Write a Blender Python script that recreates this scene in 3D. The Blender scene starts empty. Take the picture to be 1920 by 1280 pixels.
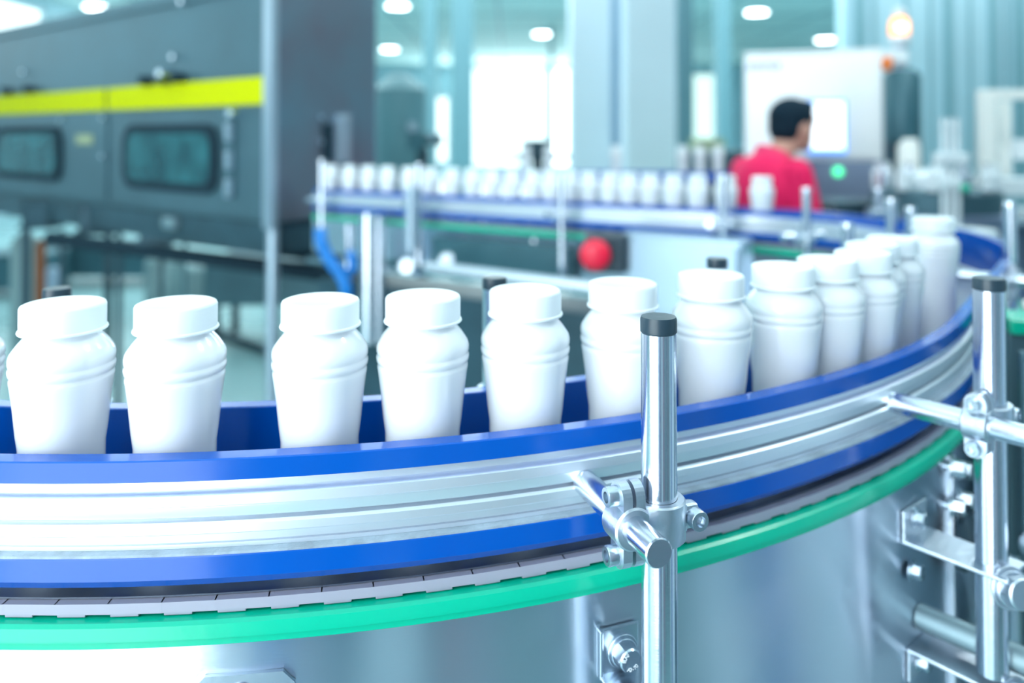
import bpy, bmesh, math, random
from math import sin, cos, pi, radians
from mathutils import Vector, Matrix
random.seed(7)
SC = bpy.context.scene
COL = SC.collection
U = 0.2                       # one "unit" of the conveyor survey in metres
CAMZ = 1.5

# ---------------------------------------------------------------- camera
cd = bpy.data.cameras.new('camera'); cam = bpy.data.objects.new('camera', cd); COL.objects.link(cam)
cd.sensor_width = 36; cd.lens = 1500 / 1920 * 36
cd.shift_y = -(640 - 228) / 1920
cd.clip_start = 0.02; cd.clip_end = 200
cam.location = (0, 0, CAMZ); cam.rotation_euler = (pi / 2 + 0.0165, 0, 0)
cd.dof.use_dof = True; cd.dof.focus_distance = 0.485; cd.dof.aperture_fstop = 3.4; cd.dof.aperture_blades = 0
SC.camera = cam
SC.view_settings.view_transform = 'Standard'; SC.view_settings.look = 'None'
SC.view_settings.gamma = 1; SC.view_settings.use_curve_mapping = False
SC.view_settings.exposure = 0.42

# ---------------------------------------------------------------- world and big lights
w = bpy.data.worlds.new('world'); SC.world = w; w.use_nodes = True
w.node_tree.nodes['Background'].inputs[0].default_value = (0.75, 0.93, 1.0, 1)
w.node_tree.nodes['Background'].inputs[1].default_value = 1.0

def area(name, loc, tgt, sx, sy, power, col=(0.86, 0.96, 1.0)):
    l = bpy.data.lights.new(name, 'AREA'); l.shape = 'RECTANGLE'; l.size = sx; l.size_y = sy
    l.energy = power; l.color = col
    o = bpy.data.objects.new(name, l); COL.objects.link(o); o.location = loc
    o.rotation_euler = (Vector(tgt) - Vector(loc)).to_track_quat('-Z', 'Y').to_euler()
    return o
area('window_daylight_rear', (-2.2, -1.12, 2.0), (-1.5, 2.0, 1.3), 3.1, 3.6, 29, (0.90, 0.96, 1.0))
area('window_daylight_side', (-9.1, 4.0, 3.0), (0, 3.5, 1.0), 7.0, 1.8, 40)
area('overhead_fill', (0.6, 2.7, 4.12), (0.6, 2.7, 0), 8, 7, 98, (0.90, 0.97, 1.0))  # soft overhead fill added out of view, no real fixture
area('overhead_fill_hall', (0.5, 11.2, 4.12), (0.5, 11.2, 0), 14, 7, 860, (0.86, 0.97, 1.0))  # second unseen fill, added to brighten the hall
area('window_daylight_hall', (0.5, 30.9, 2.4), (0.5, 20, 2.6), 7.5, 2.8, 340, (0.88, 0.99, 1.0))
for lx, ly in ((2.25, 1.25), (2.6, 3.4)):
    l = bpy.data.lights.new('high_bay_bulb', 'POINT'); l.energy = 45; l.shadow_soft_size = 0.13; l.color = (0.95, 1, 1)
    o = bpy.data.objects.new('high_bay_bulb', l); COL.objects.link(o); o.location = (lx, ly, 3.95)

# ---------------------------------------------------------------- materials
def mat(name, col, rough=0.5, metal=0.0, emit=None, es=0.0, bump=0.0, bscale=60, spec=0.5, coat=0.0, aniso=0.0, arot=0.25,
        var=0.0, vscale=4.0, col2=None, stretch=(1, 1, 1), trans=0.0, rvar=0.0, sss=0.0):
    m = bpy.data.materials.new(name); m.use_nodes = True; nt = m.node_tree; b = nt.nodes['Principled BSDF']
    I = b.inputs
    I['Base Color'].default_value = (*col, 1); I['Roughness'].default_value = rough; I['Metallic'].default_value = metal
    I['Specular IOR Level'].default_value = spec
    if coat: I['Coat Weight'].default_value = coat; I['Coat Roughness'].default_value = 0.08
    if trans: I['Transmission Weight'].default_value = trans
    if sss: I['Subsurface Weight'].default_value = sss; I['Subsurface Radius'].default_value = (0.01, 0.01, 0.01); I['Subsurface Scale'].default_value = 0.5
    if emit: I['Emission Color'].default_value = (*emit, 1); I['Emission Strength'].default_value = es
    tc = nt.nodes.new('ShaderNodeTexCoord'); mp = nt.nodes.new('ShaderNodeMapping'); mp.inputs['Scale'].default_value = stretch
    nt.links.new(tc.outputs['Object'], mp.inputs['Vector'])
    if aniso:
        I['Anisotropic'].default_value = aniso; I['Anisotropic Rotation'].default_value = arot
        t = nt.nodes.new('ShaderNodeTangent'); t.direction_type = 'UV_MAP'; nt.links.new(t.outputs[0], I['Tangent'])
    if var or rvar:
        n = nt.nodes.new('ShaderNodeTexNoise'); n.inputs['Scale'].default_value = vscale; n.inputs['Detail'].default_value = 5
        nt.links.new(mp.outputs[0], n.inputs['Vector'])
        if var:
            r = nt.nodes.new('ShaderNodeValToRGB'); c2 = col2 or tuple(max(0, c * (1 - var)) for c in col)
            r.color_ramp.elements[0].color = (*c2, 1); r.color_ramp.elements[1].color = (*col, 1)
            r.color_ramp.elements[0].position = 0.35; r.color_ramp.elements[1].position = 0.65
            nt.links.new(n.outputs['Fac'], r.inputs[0]); nt.links.new(r.outputs[0], I['Base Color'])
        if rvar:
            mr = nt.nodes.new('ShaderNodeMapRange'); mr.inputs['To Min'].default_value = max(0.02, rough - rvar); mr.inputs['To Max'].default_value = rough + rvar
            nt.links.new(n.outputs['Fac'], mr.inputs[0]); nt.links.new(mr.outputs[0], I['Roughness'])
    if bump:
        n2 = nt.nodes.new('ShaderNodeTexNoise'); n2.inputs['Scale'].default_value = bscale; n2.inputs['Detail'].default_value = 4
        nt.links.new(mp.outputs[0], n2.inputs['Vector'])
        bp = nt.nodes.new('ShaderNodeBump'); bp.inputs['Strength'].default_value = bump; bp.inputs['Distance'].default_value = 0.002
        nt.links.new(n2.outputs['Fac'], bp.inputs['Height']); nt.links.new(bp.outputs[0], I['Normal'])
    return m
M = dict(
    bottle=mat('white_plastic', (0.80, 0.83, 0.87), 0.16, sss=0.15, coat=0.2),
    cap=mat('white_cap_plastic', (0.80, 0.86, 0.90), 0.38, bump=0.05, bscale=300),
    blue=mat('blue_plastic', (0.0, 0.085, 0.44), 0.16, spec=0.4, bump=0.06, bscale=40, rvar=0.05, vscale=30),
    green=mat('green_plastic', (0.0, 0.46, 0.29), 0.26, spec=0.4, bump=0.1, bscale=90),
    alu=mat('anodised_aluminium', (0.80, 0.86, 0.93), 0.38, 0.8, bump=0.06, bscale=25, rvar=0.05, vscale=12),
    groove=mat('dark_slot', (0.08, 0.13, 0.17), 0.6, 0.3),
    lip=mat('scuffed_grey_plastic', (0.34, 0.43, 0.52), 0.5, bump=0.4, bscale=400, var=0.3, vscale=60),
    steel=mat('brushed_skirt_steel', (0.62, 0.70, 0.80), 0.31, 1.0, aniso=1.0, bump=0.03, bscale=120, stretch=(1, 1, 6), rvar=0.03, vscale=7),
    tube=mat('polished_steel', (0.70, 0.75, 0.83), 0.2, 1.0, bump=0.04, bscale=60, rvar=0.04, vscale=20, stretch=(1, 1, 5)),
    cast=mat('cast_steel', (0.60, 0.66, 0.74), 0.38, 1.0, bump=0.25, bscale=160),
    bolt=mat('bolt_steel', (0.55, 0.63, 0.71), 0.27, 1.0, bump=0.05, bscale=90),
    black=mat('black_plastic', (0.018, 0.04, 0.06), 0.35),
    chain=mat('chain_steel', (0.20, 0.24, 0.30), 0.34, 0.85, rvar=0.08, vscale=30),
    chaingrey=mat('chain_side_plastic', (0.33, 0.34, 0.43), 0.5),
    chaindark=mat('chain_pocket', (0.04, 0.05, 0.07), 0.5),
    mach=mat('machine_steel', (0.085, 0.175, 0.22), 0.5, 0.5, var=0.25, vscale=1.6, rvar=0.06, bump=0.05, bscale=8),
    machend=mat('machine_end_steel', (0.17, 0.27, 0.34), 0.34, 0.75, var=0.25, vscale=2.2, col2=(0.19, 0.19, 0.24)),
    edge=mat('bright_edge_steel', (0.36, 0.46, 0.55), 0.35, 0.7),
    boxsteel=mat('reflection_box_steel', (0.36, 0.47, 0.58), 0.36, 0.9, aniso=0.6, rvar=0.05, vscale=9),
    dull=mat('dull_tube_steel', (0.26, 0.36, 0.40), 0.5, 0.8),
    drumc=mat('grey_teal_drum', (0.20, 0.32, 0.34), 0.6),
    yellow=mat('yellow_tape', (0.56, 0.60, 0.0), 0.7, spec=0.1),
    glassd=mat('dark_window_glass', (0.004, 0.045, 0.06), 0.08, 0.0, var=0.5, vscale=7, col2=(0.02, 0.12, 0.14), spec=0.5),
    rubber=mat('black_rubber', (0.012, 0.03, 0.045), 0.8, spec=0.15),
    dark=mat('dark_metal', (0.03, 0.08, 0.11), 0.45, 0.3, var=0.4, vscale=5),
    darkteal=mat('painted_dark_teal', (0.05, 0.15, 0.19), 0.45, 0.2, var=0.3, vscale=3),
    copper=mat('rusty_brown_pipe', (0.22, 0.07, 0.02), 0.5, 0.2),
    bluehose=mat('blue_hose', (0.0, 0.17, 0.55), 0.35),
    red=mat('red_plastic', (0.85, 0.008, 0.05), 0.35),
    white=mat('white_enamel', (0.78, 0.84, 0.88), 0.4),
    ivory=mat('ivory_enamel', (0.90, 0.91, 0.88), 0.5),
    cab=mat('cabinet_steel', (0.84, 0.86, 0.88), 0.42, 0.3, rvar=0.04, vscale=3),
    cablow=mat('cabinet_lower_panel', (0.22, 0.28, 0.40), 0.4, 0.6),
    screen=mat('lit_screen', (0.6, 0.8, 1), 0.3, emit=(0.85, 0.95, 1.0), es=1.6),
    screenblue=mat('lit_screen_border', (0.1, 0.3, 0.8), 0.3, emit=(0.10, 0.36, 0.95), es=0.8),
    greenlamp=mat('green_indicator', (0.05, 0.9, 0.4), 0.3, emit=(0.10, 1.0, 0.42), es=1.3),
    orangelamp=mat('orange_beacon', (1, 0.5, 0.15), 0.3, emit=(1.0, 0.27, 0.05), es=1.5)
    ,beaconcore=mat('beacon_bulb_glow', (1, 0.8, 0.6), 0.3, emit=(1.0, 0.80, 0.50), es=5),
    orange=mat('orange_plastic', (0.85, 0.2, 0.03), 0.4),
    lamp=mat('lamp_lens', (1, 1, 1), 0.3, emit=(0.85, 0.97, 1.0), es=9),
    floor=mat('epoxy_floor', (0.30, 0.50, 0.52), 0.28, var=0.2, vscale=0.7, rvar=0.06),
    ceil=mat('ceiling_panels', (0.68, 0.93, 0.93), 0.8, var=0.12, vscale=0.3),
    wall=mat('teal_wall_panel', (0.50, 0.73, 0.82), 0.5, var=0.08, vscale=0.6),
    seam=mat('wall_seam', (0.22, 0.42, 0.48), 0.6),
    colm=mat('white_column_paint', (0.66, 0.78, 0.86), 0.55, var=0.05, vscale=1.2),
    colshade=mat('column_shade_canister_grey', (0.28, 0.40, 0.52), 0.6),  # column shade put into the colour; also used on a canister
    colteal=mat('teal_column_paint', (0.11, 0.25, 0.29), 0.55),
    rearw=mat('rear_wall_slate', (0.03, 0.10, 0.18), 0.6),
    rearb=mat('blue_streak_panel', (0.01, 0.13, 0.50), 0.5),
    rearg=mat('grey_streak_panel', (0.40, 0.47, 0.56), 0.5), mauve=mat('mauve_streak_panel', (0.34, 0.33, 0.42), 0.5),
    day=mat('daylight_glass', (0.9, 1, 1), 0.3, emit=(0.88, 0.98, 1.0), es=1.15),
    day2=mat('bright_daylight_glass', (0.9, 1, 1), 0.3, emit=(0.9, 0.99, 1.0), es=3.0),
    dayr=mat('rear_daylight_glass', (0.9, 1, 1), 0.3, emit=(0.92, 0.98, 1.0), es=3.6),
    dayy=mat('frosted_daylight_glass', (0.9, 1, 0.9), 0.3, emit=(0.75, 0.95, 0.88), es=0.8),
    skin=mat('skin', (0.62, 0.33, 0.25), 0.5, sss=0.1),
    hair=mat('black_hair', (0.006, 0.02, 0.035), 0.8, spec=0.15, bump=0.6, bscale=200),
    shirt=mat('red_shirt', (0.86, 0.0, 0.10), 0.75, bump=0.15, bscale=60),
    collar=mat('pink_red_collar', (0.85, 0.03, 0.14), 0.7),
    trousers=mat('navy_trousers', (0.02, 0.035, 0.08), 0.8),
    shoes=mat('black_shoes', (0.015, 0.015, 0.02), 0.5),
    letter=mat('blue_lettering', (0.06, 0.09, 0.55), 0.5),
    olive=mat('olive_paint', (0.32, 0.38, 0.22), 0.6),
)

# ---------------------------------------------------------------- mesh helpers
class MB:
    def __init__(s): s.bm = bmesh.new(); s.uv = s.bm.loops.layers.uv.new('UVMap'); s.mats = []
    def mi(s, m):
        if m not in s.mats: s.mats.append(m)
        return s.mats.index(m)
    def face(s, vs, m=0, smooth=False):
        try: f = s.bm.faces.new(vs)
        except ValueError: return None
        f.material_index = m; f.smooth = smooth; return f
    def box(s, c, d, rot=None, m=0, bev=0.0):
        x, y, z = (k / 2 for k in d); R = rot if rot is not None else Matrix()
        R = R.to_4x4() if hasattr(R, 'to_4x4') else R
        T = Matrix.Translation(c) @ R
        if bev > 0:
            b2 = bmesh.new(); bmesh.ops.create_cube(b2, size=1)
            for v in b2.verts: v.co = Vector((v.co.x * d[0], v.co.y * d[1], v.co.z * d[2]))
            bmesh.ops.bevel(b2, geom=b2.edges[:], offset=bev, segments=2, affect='EDGES', profile=0.6)
            mp = {v: s.bm.verts.new(T @ v.co) for v in b2.verts}
            for f in b2.faces: s.face([mp[v] for v in f.verts], m, False)
            b2.free(); return s
        v = [s.bm.verts.new(T @ Vector((i, j, k))) for i in (-x, x) for j in (-y, y) for k in (-z, z)]
        for f in ((0, 1, 3, 2), (4, 6, 7, 5), (0, 4, 5, 1), (2, 3, 7, 6), (0, 2, 6, 4), (1, 5, 7, 3)): s.face([v[i] for i in f], m)
        return s
    def lathe(s, prof, n=32, T=None, m=0, sharp=True, cap=True, ang=40):
        """prof: [(radius, height[, material])] about local z, from bottom to top."""
        T = T or Matrix(); rings = []
        for p in prof:
            r, z = p[0], p[1]
            rings.append([s.bm.verts.new(T @ Vector((r * cos(2 * pi * k / n), r * sin(2 * pi * k / n), z))) for k in range(n)])
        for i in range(len(prof) - 1):
            mm = prof[i][2] if len(prof[i]) > 2 else m
            for k in range(n):
                f = s.face([rings[i][k], rings[i][(k + 1) % n], rings[i + 1][(k + 1) % n], rings[i + 1][k]], mm, True)
                if f:
                    for l, (uu, vv) in zip(f.loops, ((k, i), (k + 1, i), (k + 1, i + 1), (k, i + 1))): l[s.uv].uv = (uu / n, vv)
        if cap:
            s.face(rings[0][::-1], m); s.face(rings[-1], m)
        s.bm.edges.ensure_lookup_table()
        for i in range(len(prof)):
            if 0 < i < len(prof) - 1:
                a = Vector(prof[i][:2]) - Vector(prof[i - 1][:2]); b = Vector(prof[i + 1][:2]) - Vector(prof[i][:2])
                if a.length > 1e-9 and b.length > 1e-9 and a.angle(b) < radians(ang): continue
            for k in range(n):
                e = s.bm.edges.get((rings[i][k], rings[i][(k + 1) % n]))
                if e: e.smooth = False
        return s
    def cyl(s, a, b, r, r2=None, n=24, m=0, bev=0.0):
        a, b = Vector(a), Vector(b); d = b - a; L = d.length
        T = Matrix.Translation(a) @ d.to_track_quat('Z', 'Y').to_matrix().to_4x4(); r2 = r if r2 is None else r2
        prof = [(r, 0), (r2, L)] if bev <= 0 else [(r - bev, 0), (r, bev), (r2, L - bev), (r2 - bev, L)]
        return s.lathe(prof, n, T, m)
    def hexa(s, a, b, r, m=0, rot=0.0):
        a, b = Vector(a), Vector(b); d = b - a; L = d.length
        T = Matrix.Translation(a) @ d.to_track_quat('Z', 'Y').to_matrix().to_4x4() @ Matrix.Rotation(rot, 4, 'Z')
        lo = [s.bm.verts.new(T @ Vector((r * cos(pi * k / 3), r * sin(pi * k / 3), 0))) for k in range(6)]
        hi = [s.bm.verts.new(T @ Vector((r * cos(pi * k / 3), r * sin(pi * k / 3), L * 0.86))) for k in range(6)]
        for k in range(6): s.face([lo[k], lo[(k + 1) % 6], hi[(k + 1) % 6], hi[k]], m)
        s.face(lo[::-1], m); s.face(hi, m)
        s.lathe([(r * 0.93, L * 0.85), (r * 0.84, L)], 24, T, m)
        return s
    def tube(s, pts, r, n=12, m=0, cap=True):
        pts = [Vector(p) for p in pts]; rings = []; up = Vector((0, 0, 1)); prev = None
        for i, p in enumerate(pts):
            t = (pts[min(i + 1, len(pts) - 1)] - pts[max(i - 1, 0)]).normalized()
            x = (prev if prev else (up if abs(t.z) < 0.95 else Vector((1, 0, 0)))).cross(t).normalized() if prev is None else (prev - t * prev.dot(t)).normalized()
            prev = x; y = t.cross(x); rr = r[i] if isinstance(r, (list, tuple)) else r
            rings.append([s.bm.verts.new(p + (x * cos(2 * pi * k / n) + y * sin(2 * pi * k / n)) * rr) for k in range(n)])
        for i in range(len(rings) - 1):
            for k in range(n): s.face([rings[i][k], rings[i][(k + 1) % n], rings[i + 1][(k + 1) % n], rings[i + 1][k]], m, True)
        if cap: s.face(rings[0][::-1], m); s.face(rings[-1], m)
        return s
    def ball(s, c, r, n=20, m=0, T=None):
        rx, ry, rz = (r, r, r) if not isinstance(r, (tuple, list)) else r
        T0 = Matrix.Translation(c) @ (T or Matrix()) @ Matrix.Diagonal((rx, ry, rz, 1))
        k = n // 2
        return s.lathe([(max(0.002, sin(pi * i / k)), -cos(pi * i / k)) for i in range(k + 1)], n, T0, m, ang=60)
    def prism(s, poly, z0, z1, T=None, m=0):
        """poly in local xy, extruded along local z"""
        T = T or Matrix()
        lo = [s.bm.verts.new(T @ Vector((x, y, z0))) for x, y in poly]; hi = [s.bm.verts.new(T @ Vector((x, y, z1))) for x, y in poly]
        n = len(poly)
        for k in range(n): s.face([lo[k], lo[(k + 1) % n], hi[(k + 1) % n], hi[k]], m)
        s.face(lo[::-1], m); s.face(hi, m); return s
    def sweep(s, path, sec, mats=None, closed=True, caps=True):
        """path: [(X,Z,nx,nz,len)] units; sec: [(offset outward, H below camera)] units"""
        rings = []
        for (X, Z, nx, nz, L) in path:
            rings.append([s.bm.verts.new(((X + nx * o) * U, (Z + nz * o) * U, CAMZ - H * U)) for o, H in sec])
        n = len(sec); cnt = n if closed else n - 1
        for i in range(len(rings) - 1):
            for k in range(cnt):
                k2 = (k + 1) % n
                f = s.face([rings[i][k], rings[i + 1][k], rings[i + 1][k2], rings[i][k2]], mats[k] if mats else 0, True)
                if f:
                    uv = ((path[i][4], sec[k][1]), (path[i + 1][4], sec[k][1]), (path[i + 1][4], sec[k2][1] + 1e-3), (path[i][4], sec[k2][1] + 1e-3))
                    for l, q in zip(f.loops, uv): l[s.uv].uv = q
        for k in range(n):
            p, c, q = Vector(sec[k - 1]), Vector(sec[k]), Vector(sec[(k + 1) % n])
            if (c - p).length > 1e-9 and (q - c).length > 1e-9 and (c - p).angle(q - c) < radians(25): continue
            for i in range(len(rings) - 1):
                e = s.bm.edges.get((rings[i][k], rings[i + 1][k]))
                if e: e.smooth = False
        if closed and caps: s.face(rings[0]); s.face(rings[-1][::-1])
        return s
    def build(s, name, mats, parent=None, loc=None, fix=True):
        if fix: bmesh.ops.recalc_face_normals(s.bm, faces=s.bm.faces[:])
        me = bpy.data.meshes.new(name); s.bm.to_mesh(me); s.bm.free()
        for m in (mats if isinstance(mats, (list, tuple)) else [mats]): me.materials.append(M[m] if isinstance(m, str) else m)
        o = bpy.data.objects.new(name, me); COL.objects.link(o)
        if parent is not None: o.parent = parent
        if loc is not None: o.location = loc
        return o
def thing(name, label, cat, loc=(0, 0, 0), rz=0, group=None):
    o = bpy.data.objects.new(name, None); COL.objects.link(o); o.empty_display_size = 0.05
    o.location = loc; o.rotation_euler = (0, 0, rz); return tag(o, label, cat, group)
def tag(o, label, cat, group=None, kind=None):
    o['label'] = label; o['category'] = cat
    if group: o['group'] = group
    if kind: o['kind'] = kind
    return o
def structure(o, label=None):
    o['kind'] = 'structure'
    if label: o['label'] = label
    return o
def pix(px, py, Z): return Vector(((px - 960) / 1500 * Z, Z, CAMZ - (py - 253) / 1500 * Z))
def W(X, Z, H): return Vector((X * U, Z * U, CAMZ - H * U))

# ---------------------------------------------------------------- room shell
CEIL = 4.2
def wallbox(name, x0, y0, x1, y1, m, z0=0.0, z1=CEIL, th=0.2, holes=None):
    """wall from (x0,y0) to (x1,y1) with rectangular window holes [(s0,s1,z0,z1)] along it"""
    d = Vector((x1 - x0, y1 - y0, 0)); L = d.length; d.normalize(); a = math.atan2(d.y, d.x); b = MB()
    ss = sorted({0.0, L, *[h[0] for h in holes or []], *[h[1] for h in holes or []]})
    zs = sorted({z0, z1, *[h[2] for h in holes or []], *[h[3] for h in holes or []]})
    for i in range(len(ss) - 1):
        for j in range(len(zs) - 1):
            sm, zm = (ss[i] + ss[i + 1]) / 2, (zs[j] + zs[j + 1]) / 2
            if any(h[0] < sm < h[1] and h[2] < zm < h[3] for h in holes or []): continue
            b.box(Vector((x0, y0, zm)) + d * sm, (ss[i + 1] - ss[i], th, zs[j + 1] - zs[j]), Matrix.Rotation(a, 3, 'Z'))
    o = b.build(name, m); structure(o); return o
def window(n, x0, y0, x1, y1, s0, s1, z0, z1, mullions, glass):
    d = Vector((x1 - x0, y1 - y0, 0)).normalized(); a = math.atan2(d.y, d.x); R = Matrix.Rotation(a, 3, 'Z')
    b = MB(); P = lambda s, z: Vector((x0, y0, z)) + d * s; fw = 0.06
    b.box(P((s0 + s1) / 2, z0 + fw / 2), (s1 - s0, 0.12, fw), R); b.box(P((s0 + s1) / 2, z1 - fw / 2), (s1 - s0, 0.12, fw), R)
    for k in range(mullions + 1):
        s = s0 + (s1 - s0) * k / mullions; s = min(max(s, s0 + fw / 2), s1 - fw / 2)
        b.box(P(s, (z0 + z1) / 2), (fw, 0.1, z1 - z0), R)
    f = b.build('window_%d' % n, 'white'); structure(f)
    g = MB().box(P((s0 + s1) / 2, (z0 + z1) / 2), (s1 - s0 - 0.02, 0.02, z1 - z0 - 0.02), R).build('window_glass', glass, f)
structure(MB().box((0.5, 13.4, -0.05), (20, 36, 0.1)).build('floor', 'floor'))
cl = MB().box((0.5, 13.4, CEIL + 0.05), (20, 36, 0.1))
structure(cl.build('ceiling', 'ceil'))
cg = MB()
for k in range(11): cg.box((0.5, 6 + k * 2.4, CEIL - 0.008), (19.6, 0.05, 0.016))
for k in range(8): cg.box((-7.5 + k * 2.4, 18, CEIL - 0.006), (0.05, 26, 0.012))
structure(cg.build('trim_1', 'seam'))
# back wall, windows where the photograph is brightest
bw = (-9.4, 31.3, 10.4, 31.3)
px2s = lambda px, Y, x0: (px - 960) / 1500 * Y - x0
hb = [(px2s(812, 31.3, -9.4), px2s(842, 31.3, -9.4), 0.4, 3.0), (px2s(884, 31.3, -9.4), px2s(1026, 31.3, -9.4), 0.25, 4.12), (px2s(1036, 31.3, -9.4), px2s(1080, 31.3, -9.4), 0.25, 4.12),
      (px2s(1298, 31.3, -9.4), px2s(1352, 31.3, -9.4), 0.9, 3.9)]
wallbox('wall_back', *bw, 'wall', holes=hb)
for n, (h, mu, g) in enumerate(zip(hb, (1, 3, 1, 1), ('day', 'day', 'day2', 'dayy'))): window(n + 1, *bw, *h, mu, g)
# left wall with a clerestory
lw = (-9.4, -4.5, -9.4, 31.3)
hl = [(8.0 + k * 4.4, 11.6 + k * 4.4, 2.2, 4.0) for k in range(6)]
wallbox('wall_left', *lw, 'wall', holes=hl)
for k, h in enumerate(hl): window(5 + k, *lw, *h, 2, 'day')
wallbox('wall_right', 10.4, -4.5, 10.4, 31.3, 'wall')
# rear wall, windows light the scene; narrow one added to streak the steel
rw = (-9.4, -1.35, 10.4, -1.35)
hr = [(5.3, 8.98, 0.05, 3.9), (11.15, 11.3, 0.1, 3.9)]
wallbox('wall_rear', *rw, 'rearw', holes=hr)
for k, h in enumerate(hr): window(11 + k, *rw, *h, (3, 1)[k], 'dayr')
# unseen coloured panels added along rear wall and side partition to streak the steel
for n, (x0, x1, m) in enumerate(((-0.40, -0.33, 'rearg'), (-0.33, -0.24, 'white'), (-0.24, -0.10, 'rearb'), (-0.10, 0.08, 'mauve'), (0.08, 0.26, 'rearw'), (0.26, 0.54, 'white'), (0.54, 0.68, 'rearw'), (0.68, 0.72, 'red'),
                                 (0.72, 0.96, 'mauve'), (0.96, 1.30, 'drumc'), (1.30, 1.44, 'colm'), (1.44, 1.62, 'rearw'))):
    structure(MB().box(((x0 + x1) / 2, -1.24, 2.0), (x1 - x0 - 0.004, 0.06, 3.98)).build('trim_%d' % (20 + n), m))
wallbox('side_reflector', 1.86, -1.2, 1.86, 2.5, 'rearg', z1=2.3, th=0.1)  # unseen partition added so the steel has something to mirror
for n, (y0, y1, m) in enumerate(((-1.12, -0.8, 'mauve'), (-0.8, -0.4, 'drumc'), (-0.4, -0.12, 'colm'), (-0.12, 0.0, 'drumc'), (0.0, 0.13, 'rearb'), (0.13, 0.2, 'mauve'), (0.2, 0.27, 'colm'), (0.27, 0.32, 'rearw'), (0.32, 0.55, 'colm'),
                                 (0.55, 0.61, 'drumc'), (0.61, 0.84, 'colm'), (0.84, 1.08, 'rearw'), (1.08, 1.6, 'drumc'), (1.6, 1.75, 'colm'), (1.75, 2.45, 'mach'))):
    structure(MB().box((1.79, (y0 + y1) / 2, 1.15), (0.04, y1 - y0 - 0.003, 2.28)).build('trim_%d' % (40 + n), m))
# cross wall of upright panels to the right
wp = wallbox('wall_front', 3.78, 9.2, 10.3, 9.2, 'wall')
b = MB()
for px, wd in ((1612, 0.10), (1778, 0.085), (1862, 0.08), (1912, 0.12)):
    x = (px - 960) / 1500 * 9.1
    b.box((x, 9.08, CEIL / 2), (wd, 0.04, CEIL - 0.01))
structure(b.build('trim_2', 'seam'))
b = MB()
for px in (1640, 1700, 1745, 1820, 1888): b.box(((px - 960) / 1500 * 9.1, 9.095, CEIL / 2), (0.035, 0.02, CEIL - 0.01))
structure(b.build('trim_3', 'seam'))
# columns
def column(name, px0, px1, Y, m, depth=None, label=None):
    x0, x1 = (px0 - 960) / 1500 * Y, (px1 - 960) / 1500 * Y; d = depth or (x1 - x0)
    o = MB().box(((x0 + x1) / 2, Y + d / 2, CEIL / 2), (x1 - x0, d, CEIL - 0.002), None, 0, 0.02).build(name, m); structure(o); return o
column('column_1', 1070, 1146, 8.6, 'colm')
column('column_shade_side', 1144, 1178, 9.2, 'colshade', 0.3)  # shaded side of the first column, built as a darker strip
column('column_3', 1174, 1268, 8.2, 'colm')
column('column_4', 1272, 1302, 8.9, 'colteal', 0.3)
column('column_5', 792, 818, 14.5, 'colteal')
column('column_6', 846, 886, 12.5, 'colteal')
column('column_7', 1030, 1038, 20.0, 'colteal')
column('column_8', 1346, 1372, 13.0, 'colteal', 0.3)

# ceiling lamps
for lx, ly, lab in ((2.25, 1.25, 'round ceiling lamp above the outer post'), (2.6, 3.4, 'round ceiling lamp above the sensor stand')):
    t = thing('ceiling_lamp', lab, 'lamp', (lx, ly, CEIL), 0, 'round ceiling lamps')
    MB().lathe([(0.05, -0.10), (0.16, -0.06), (0.17, -0.001)], 24).build('housing', 'white', t)
lamps = [(745, 10, 'round ceiling lamp at the top edge beside the dark machine'), (730, 92, 'round ceiling lamp just right of the dark machine, lower of two'),
         (1018, 63, 'round ceiling lamp in front of the bright windows, left of the white columns'), (935, 121, 'small round ceiling lamp far off over the bright windows'),
         (1420, 22, 'round ceiling lamp at the top, right of the white columns'), (1548, 74, 'round ceiling lamp above the operator cabinet'),
         (178, 12, 'round ceiling lamp above the top edge of the dark machine')]
for px, py, lab in lamps:
    Z = 2.66 * 1500 / (253 - py); p = pix(px, py, Z); r = 0.15 + 0.004 * Z
    t = thing('ceiling_lamp', lab, 'lamp', (p.x, p.y, CEIL), 0, 'round ceiling lamps')
    MB().lathe([(r * 1.15, -0.05), (r * 1.15, -0.001), (r * 0.5, 0)], 24).build('housing', 'white', t)
    MB().lathe([(r, -0.07), (r, -0.052)], 24).build('lens', 'lamp', t)

# ---------------------------------------------------------------- the conveyor's centre line (units)
X0, Z0, R1 = -1.40, 7.334, 4.872          # arc through the outer guide's outer face
HALF = 0.272                              # half the track width, guides included
RC = R1 - HALF
A1 = 0.93
def track():
    out = []; L = 0
    a = -0.62
    def add(X, Z, nx, nz):
        nonlocal L
        if out: L += math.hypot(X - out[-1][0], Z - out[-1][1])
        out.append((X, Z, nx, nz, L))
    n = 60
    for i in range(n + 1):
        a = -0.62 + (A1 + 0.62) * i / n
        add(X0 + RC * sin(a), Z0 - RC * cos(a), sin(a), -cos(a))
    hx, hz = cos(A1), sin(A1); sx, sz = out[-1][0], out[-1][1]; S1 = 2.78
    for i in range(1, 9): add(sx + hx * S1 * i / 8, sz + hz * S1 * i / 8, sin(A1), -cos(A1))
    cx, cz = out[-1][0] - sin(A1) * 2.8, out[-1][1] + cos(A1) * 2.8
    A2 = A1 + radians(94.7)
    for i in range(1, 31):
        a = A1 + (A2 - A1) * i / 30
        add(cx + 2.8 * sin(a), cz - 2.8 * cos(a), sin(a), -cos(a))
    ex, ez = out[-1][0], out[-1][1]; hx, hz = cos(A2), sin(A2)
    for i in range(1, 25): add(ex + hx * 7.9 * i / 24, ez + hz * 7.9 * i / 24, sin(A2), -cos(A2))
    return out
TR = track()
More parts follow.
